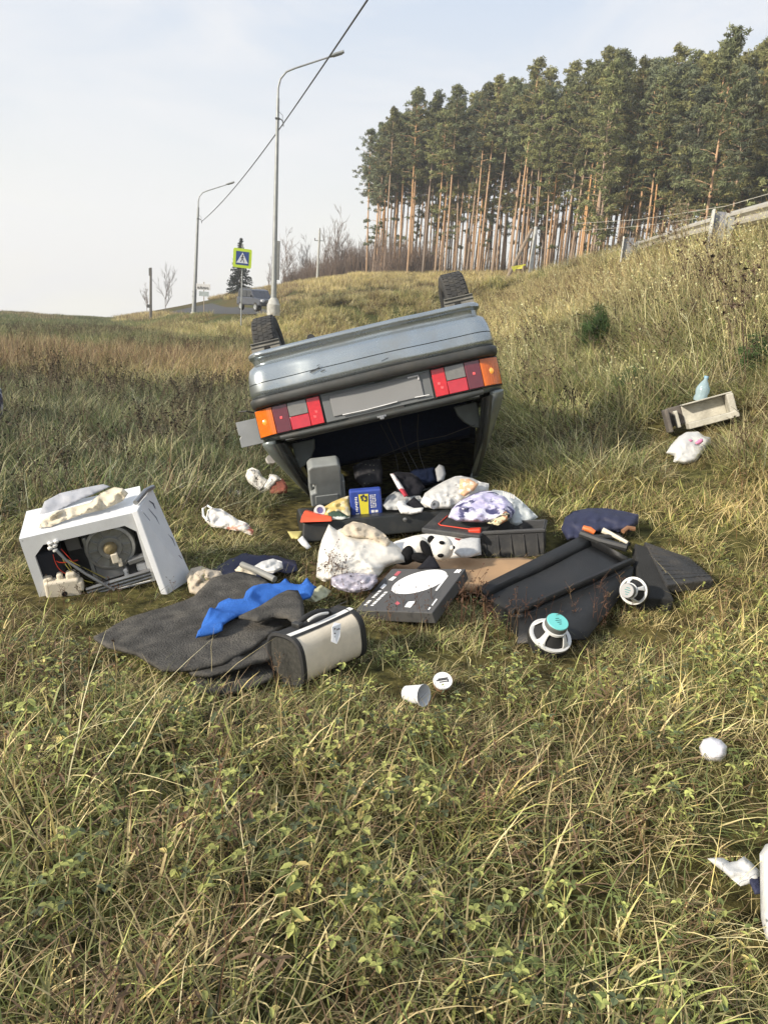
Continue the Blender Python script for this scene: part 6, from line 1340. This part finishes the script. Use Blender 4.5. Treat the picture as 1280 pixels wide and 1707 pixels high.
INST = {}   # name -> list of arrays
def put(obj_name, kind_, xy, s0=.8, s1=1.25, tint=None, slope=.6, yaw=None):
    if len(xy) == 0: return
    n = len(xy); z = terrain(xy[:, 0], xy[:, 1])
    e = .25; gx = (terrain(xy[:, 0] + e, xy[:, 1]) - terrain(xy[:, 0] - e, xy[:, 1])) / (2 * e); gy_ = (terrain(xy[:, 0], xy[:, 1] + e) - terrain(xy[:, 0], xy[:, 1] - e)) / (2 * e)
    rz = RNG.uniform(0, 2 * PI, n) if yaw is None else yaw + RNG.normal(0, .75, n)
    # tilt a little with the slope
    rot = np.zeros((n, 3))
    for i in range(n):
        nrm = Vector((-gx[i] * slope, -gy_[i] * slope, 1)).normalized()
        e_ = (nrm.to_track_quat('Z', 'Y').to_matrix()).to_3x3()
        q = Vector((0, 0, 1)).rotation_difference(nrm).to_matrix() @ Matrix.Rotation(rz[i], 3, 'Z')
        rot[i] = q.to_euler('XYZ')
    scl = RNG.uniform(s0, s1, n) * (short(xy) if s1 < 9 else 1); ids = RNG.choice(KINDS[kind_], n)
    tn = np.ones((n, 3)) if tint is None else tint(xy[:, 0], xy[:, 1])
    tn = tn * RNG.uniform(.8, 1.2, (n, 1))
    INST.setdefault(obj_name, []).append((np.column_stack([xy, z - .012]), rot, scl, ids, tn))
def inst_node():
    ng = bpy.data.node_groups.new('scatter', 'GeometryNodeTree')
    ng.interface.new_socket('Geometry', in_out='INPUT', socket_type='NodeSocketGeometry'); ng.interface.new_socket('Geometry', in_out='OUTPUT', socket_type='NodeSocketGeometry')
    n, l = ng.nodes, ng.links; gi = n.new('NodeGroupInput'); go = n.new('NodeGroupOutput')
    ip = n.new('GeometryNodeInstanceOnPoints'); ci = n.new('GeometryNodeCollectionInfo'); ci.inputs['Collection'].default_value = LIB
    ci.inputs['Separate Children'].default_value = True; ci.inputs['Reset Children'].default_value = True
    def na(nm, ty):
        a = n.new('GeometryNodeInputNamedAttribute'); a.data_type = ty; a.inputs['Name'].default_value = nm; return [q for q in a.outputs if q.enabled and q.name == 'Attribute'][0]
    l.new(gi.outputs[0], ip.inputs['Points']); l.new(ci.outputs[0], ip.inputs['Instance']); ip.inputs['Pick Instance'].default_value = True
    l.new(na('idx', 'INT'), ip.inputs['Instance Index']); l.new(na('rot', 'FLOAT_VECTOR'), ip.inputs['Rotation']); l.new(na('scl', 'FLOAT'), ip.inputs['Scale'])
    l.new(ip.outputs[0], go.inputs[0]); return ng
def emit():
    order = sorted(range(len(PROTO)), key=lambda i: PROTO[i].name); rank = {i: k for k, i in enumerate(order)}
    ng = inst_node()
    for nm, chunks in INST.items():
        pts = np.concatenate([c[0] for c in chunks]); rot = np.concatenate([c[1] for c in chunks]); scl = np.concatenate([c[2] for c in chunks])
        ids = np.array([rank[i] for c in chunks for i in c[3]], np.int32); tn = np.concatenate([c[4] for c in chunks])
        me = bpy.data.meshes.new(nm); me.vertices.add(len(pts)); me.vertices.foreach_set('co', pts.astype(np.float32).ravel())
        for an, ty, dat, key in (('rot', 'FLOAT_VECTOR', rot, 'vector'), ('scl', 'FLOAT', scl, 'value'), ('idx', 'INT', ids, 'value'), ('tint', 'FLOAT_VECTOR', tn, 'vector')):
            a = me.attributes.new(an, ty, 'POINT'); a.data.foreach_set(key, np.ascontiguousarray(dat, np.int32 if ty == 'INT' else np.float32).ravel())
        me.materials.append(GRASS); o = bpy.data.objects.new(nm, me); COL.objects.link(o); kind(o, 'stuff')
        md = o.modifiers.new('scatter', 'NODES'); md.node_group = ng

EX = [(float(v[0]), float(v[1]), r) for v, r in [(g1(*p), r) for p, r in EXPX]] + EXW
def keepout(xy):
    k = np.ones(len(xy), bool)
    for x, y, r in EX: k &= np.hypot(xy[:, 0] - x, xy[:, 1] - y) > r
    return k
def short(xy):
    """trodden grass: shorter round the scattered things"""
    de = np.full(len(xy), 9.0)
    for x, y, r in EX:
        if r < .04: continue
        de = np.minimum(de, np.hypot(xy[:, 0] - x, xy[:, 1] - y) - r)
    return np.clip(.42 + de * 1.1, .42, 1)
def sector(r0, r1, dens, half=math.radians(38), allp=False):
    """points in the viewing sector, uniform per square metre"""
    n = int(dens * half * (r1 * r1 - r0 * r0)); r = np.sqrt(RNG.uniform(r0 * r0, r1 * r1, n)); a = RNG.uniform(-half, half, n)
    xy = np.column_stack([r * np.sin(a), r * np.cos(a)])
    return xy if allp else xy[keepout(xy)]
def thin(xy, prob): return xy[RNG.uniform(0, 1, len(xy)) < prob]
def bank_u(x, y):
    s, cz, W = crest_q(x, y); return np.where(s < 0, -1, s / W)
def tint_near(x, y):
    a = fbm(x * 1.3, y * 1.3, 31)[:, None]; b = fbm(x * .5, y * .5, 47)[:, None]; rgt = sstep(.2, 2.2, x)[:, None]
    c = (.72 + .62 * a) * (np.array([[.92, 1.02, .9]]) * (1 - b) + np.array([[1.15, 1.0, .95]]) * b)
    return c * 1.28 * np.array([[1.0, 1.03, .98]]) * (1 + rgt * np.array([[.13, .10, .0]]))
# near: layered from thatch up to single long straws
pn = sector(.45, 6.2, 82, math.radians(50)); x, y = pn[:, 0], pn[:, 1]
put('thatch', 'thatch', thin(pn, .38), .9, 1.3, tint_near)
pq_ = sector(1.0, 7.5, 75, math.radians(38), True); pq_ = pq_[~keepout(pq_)]; pq_ = pq_[(pq_[:, 1] < 5) | (np.abs(pq_[:, 0]) > 1.0)]
put('thatch', 'thatch', pq_, .8, 1.25, tint_near); put('grass', 'near_mess', thin(pq_, .5), .55, .85, tint_near)
m1 = fbm(x * 1.1, y * 1.1, 61); m2 = fbm(x * 1.6, y * 1.6, 77); rg = sstep(.4, 2.4, x)
put('grass', 'near_green', thin(pn, .18 + .5 * sstep(.42, .6, m1) * (1 - .5 * rg)), .65, 1.15, tint_near)
put('grass', 'near_mess', thin(pn, .50), .7, 1.3, tint_near)
put('dry_grass', 'near_straw', thin(pn, .06 + .26 * sstep(.45, .62, m2) + .30 * rg), .65, 1.15, tint_near)
put('grass', 'near_wide', thin(pn, .07 + .16 * sstep(.45, .65, m1)), .6, 1.05, tint_near)
cl = fbm(x * .9, y * .9, 93)
put('clover', 'clover', thin(pn, (.12 + .36 * sstep(.44, .60, cl)) * sstep(4.6, 3.2, y)), .55, .9, tint_near)
put('clover', 'broad', thin(pn, (.06 + .20 * sstep(.46, .62, cl)) * sstep(5, 3.4, y)), .55, 1.1, tint_near)
put('dry_weeds', 'dryweed', thin(pn, .035 + .10 * sstep(.5, .66, fbm(x * .8 + 9, y * .8, 12))), .6, 1.15, tint_near)
put('dry_grass', 'longstraw', thin(pn, .022 + .04 * rg), .5, .95, tint_near)
# middle distance
def tint_mid(x, y):
    a = fbm(x * .45, y * .45, 131)[:, None]; b = fbm(x * .15, y * .15, 147)[:, None]
    u = bank_u(x, y); fld = ((u > .9) | (u < -.5))[:, None]
    c = .78 + .62 * a
    c = c * np.where(fld, np.array([[.72, .80, .78]]), np.array([[1.0, 1.06, .96]]))
    return c * (.85 + .3 * b)
pm = sector(5.6, 15, 22, math.radians(43)); x, y = pm[:, 0], pm[:, 1]; u = bank_u(x, y); fld = u > .93; bank = (u > .05) & (u <= .93); top = (u < .30) & (u > .09)
gold = sstep(9, 13, y) * sstep(-4.5, -1, x)
nn_ = fbm(x * .5, y * .5, 203)
put('thatch', 'thatch', thin(pm, .55), 1.6, 2.4, tint_mid)
put('grass', 'mid_green', thin(pm, np.where(fld, .55 * (1 - .6 * gold), .18 + .16 * (nn_ > .52))), .7, 1.1, tint_mid)
put('grass', 'mid_yellow', thin(pm, np.where(fld, .10 + .7 * gold, .20)), .7, 1.1, tint_mid)
put('dry_grass', 'mid_straw', thin(pm, np.where(fld, .18, .14)), .7, 1.1, tint_mid)
put('bank_grass', 'mid_flow', thin(pm[bank], .62 - .25 * top[bank]), .7, 1.15, tint_mid, yaw=.15)
put('dry_weeds', 'mid_weed', thin(pm, np.where(fld, (.05 + .22 * sstep(.42, .6, nn_)) * (1 - gold), .05)), .7, 1.15, tint_mid)
put('dry_weeds', 'mid_brown', thin(pm, np.where(top, .40, np.where(fld, .05, .04))), .7, 1.1, tint_mid)
put('dry_weeds', 'tall_weed', thin(pm[top], .12), .32, .55, tint_mid)
uw = u[bank]; put('bank_stalks', 'tall_straw', thin(pm[bank], .05 + .20 * sstep(.62, .2, uw)), .45, .95, tint_mid)
# farther
def tint_far(x, y):
    a = fbm(x * .18, y * .18, 231)[:, None]; b = fbm(x * .06, y * .06, 247)[:, None]
    u = bank_u(x, y); fld = (u > .93)[:, None]
    belt = (sstep(13, 16, y) * sstep(30, 20, y))[:, None]; dk = sstep(27, 36, y)[:, None] * sstep(-2, -6, x)[:, None]
    c = (.74 + .5 * a) * (.85 + .3 * b)
    cf = np.array([[.80, .82, .72]]) * (1 - belt) + np.array([[.95, .84, .78]]) * belt
    cf = cf * (1 - dk) + np.array([[.78, .82, .74]]) * dk
    return c * np.where(fld, cf, np.array([[1.06, 1.05, .90]]))
pf = sector(14, 50, 6.0, math.radians(36)); x, y = pf[:, 0], pf[:, 1]; u = bank_u(x, y); s_ = crest_q(x, y)[0]
pf = pf[(s_ > -1.5)]; x, y = pf[:, 0], pf[:, 1]; u = bank_u(x, y); fld = u > .95; top = (u < .30) & (u > .12)
belt = sstep(12.5, 15, y) * sstep(31, 22, y); dk = sstep(26, 33, y)
gz = sstep(-6.5, -3, x - .1 * (y - 20)); bl = fbm(x * .2, y * .2, 301)
put('grass', 'mid_green', thin(pf, np.where(fld, (1 - .55 * belt) * (1 - .6 * gz) * .8, .14)), 1.1, 1.7, tint_far)
put('grass', 'mid_yellow', thin(pf, np.where(fld, .12 + .5 * gz, .45)), 1.1, 1.6, tint_far)
put('dry_weeds', 'mid_brown', thin(pf, np.where(fld, .14 + .34 * belt * (1 - gz) * (1 - dk), np.where(top & (x > 1), .5, .10))), .9, 1.5, tint_far)
put('dry_grass', 'mid_straw', thin(pf, np.where(fld, .16 + .2 * gz, .35)), 1.2, 1.8, tint_far)
put('dry_weeds', 'mid_weed', thin(pf, np.where(fld, .35 * (1 - gz) * sstep(.38, .55, bl) * (1 - .6 * dk), .06)), .9, 1.4, tint_far)
put('bank_stalks', 'tall_straw', thin(pf, np.where((u > .12) & (u < .6) & (x > 1), .16, .0)), .45, .9, tint_far)
put('dry_weeds', 'tall_weed', thin(pf, np.where(top & (x > 1), .12, .02)), .32, .6, tint_far)
# very far: field edge, hillside under the forest
pv = sector(46, 112, 1.15, math.radians(35)); x, y = pv[:, 0], pv[:, 1]; s_ = crest_q(x, y)[0]
pv = pv[(s_ > .5) | (s_ < -9.5)]; x, y = pv[:, 0], pv[:, 1]; r_ = x / y; hl = sstep(70, 84, y) * sstep(-.36, -.30, r_)
bb = fbm(x * .09, y * .09, 401)
put('far_grass', 'far_gold', thin(pv, hl * np.where(r_ > -.12, .95, .45)), .7, 1.1, tint_far)
put('far_grass', 'far_brown', thin(pv, hl * np.where(r_ > -.12, .12, .75)), .7, 1.1, tint_far)
put('far_grass', 'far_green', thin(pv, (1 - hl) * .95), .7, 1.0, tint_far)
put('far_grass', 'far_brown', thin(pv, (1 - hl) * .25 * (bb > .5)), .6, .9, tint_far)
# single dry weeds standing in front of the scattered things
wx = []
for (a, b, n) in [(548, 985, 15), (568, 1000, 15), (600, 1010, 7), (705, 1050, 5), (735, 1050, 4), (760, 1040, 5), (790, 1050, 6), (820, 1060, 6), (850, 1060, 6), (875, 1050, 4), (965, 1040, 4), (990, 1010, 3), (640, 1060, 3), (520, 1000, 3), (300, 1010, 2), (150, 1015, 3), (190, 1020, 2), (110, 1010, 2), (660, 1050, 3), (905, 1090, 3), (1000, 1060, 4), (1040, 1020, 3)]:
    for _ in range((n + 2) // 3): wx.append((a + U(-12, 12), b + U(-6, 14)))
q = G([p[0] for p in wx], [p[1] for p in wx])
put('dry_weeds', 'dryweed', q[:, :2], 1.1, 9.0 if False else 1.5, lambda x, y: np.ones((len(x), 3)) * np.array([[.8, .65, .6]]))
put('dry_weeds', 'tall_weed', G([1135, 1128, 1140, 1205, 1245, 1262, 1080], [470, 455, 480, 560, 590, 640, 470])[:, :2], .75, 1.0, lambda x, y: np.ones((len(x), 3)) * .8)
emit()
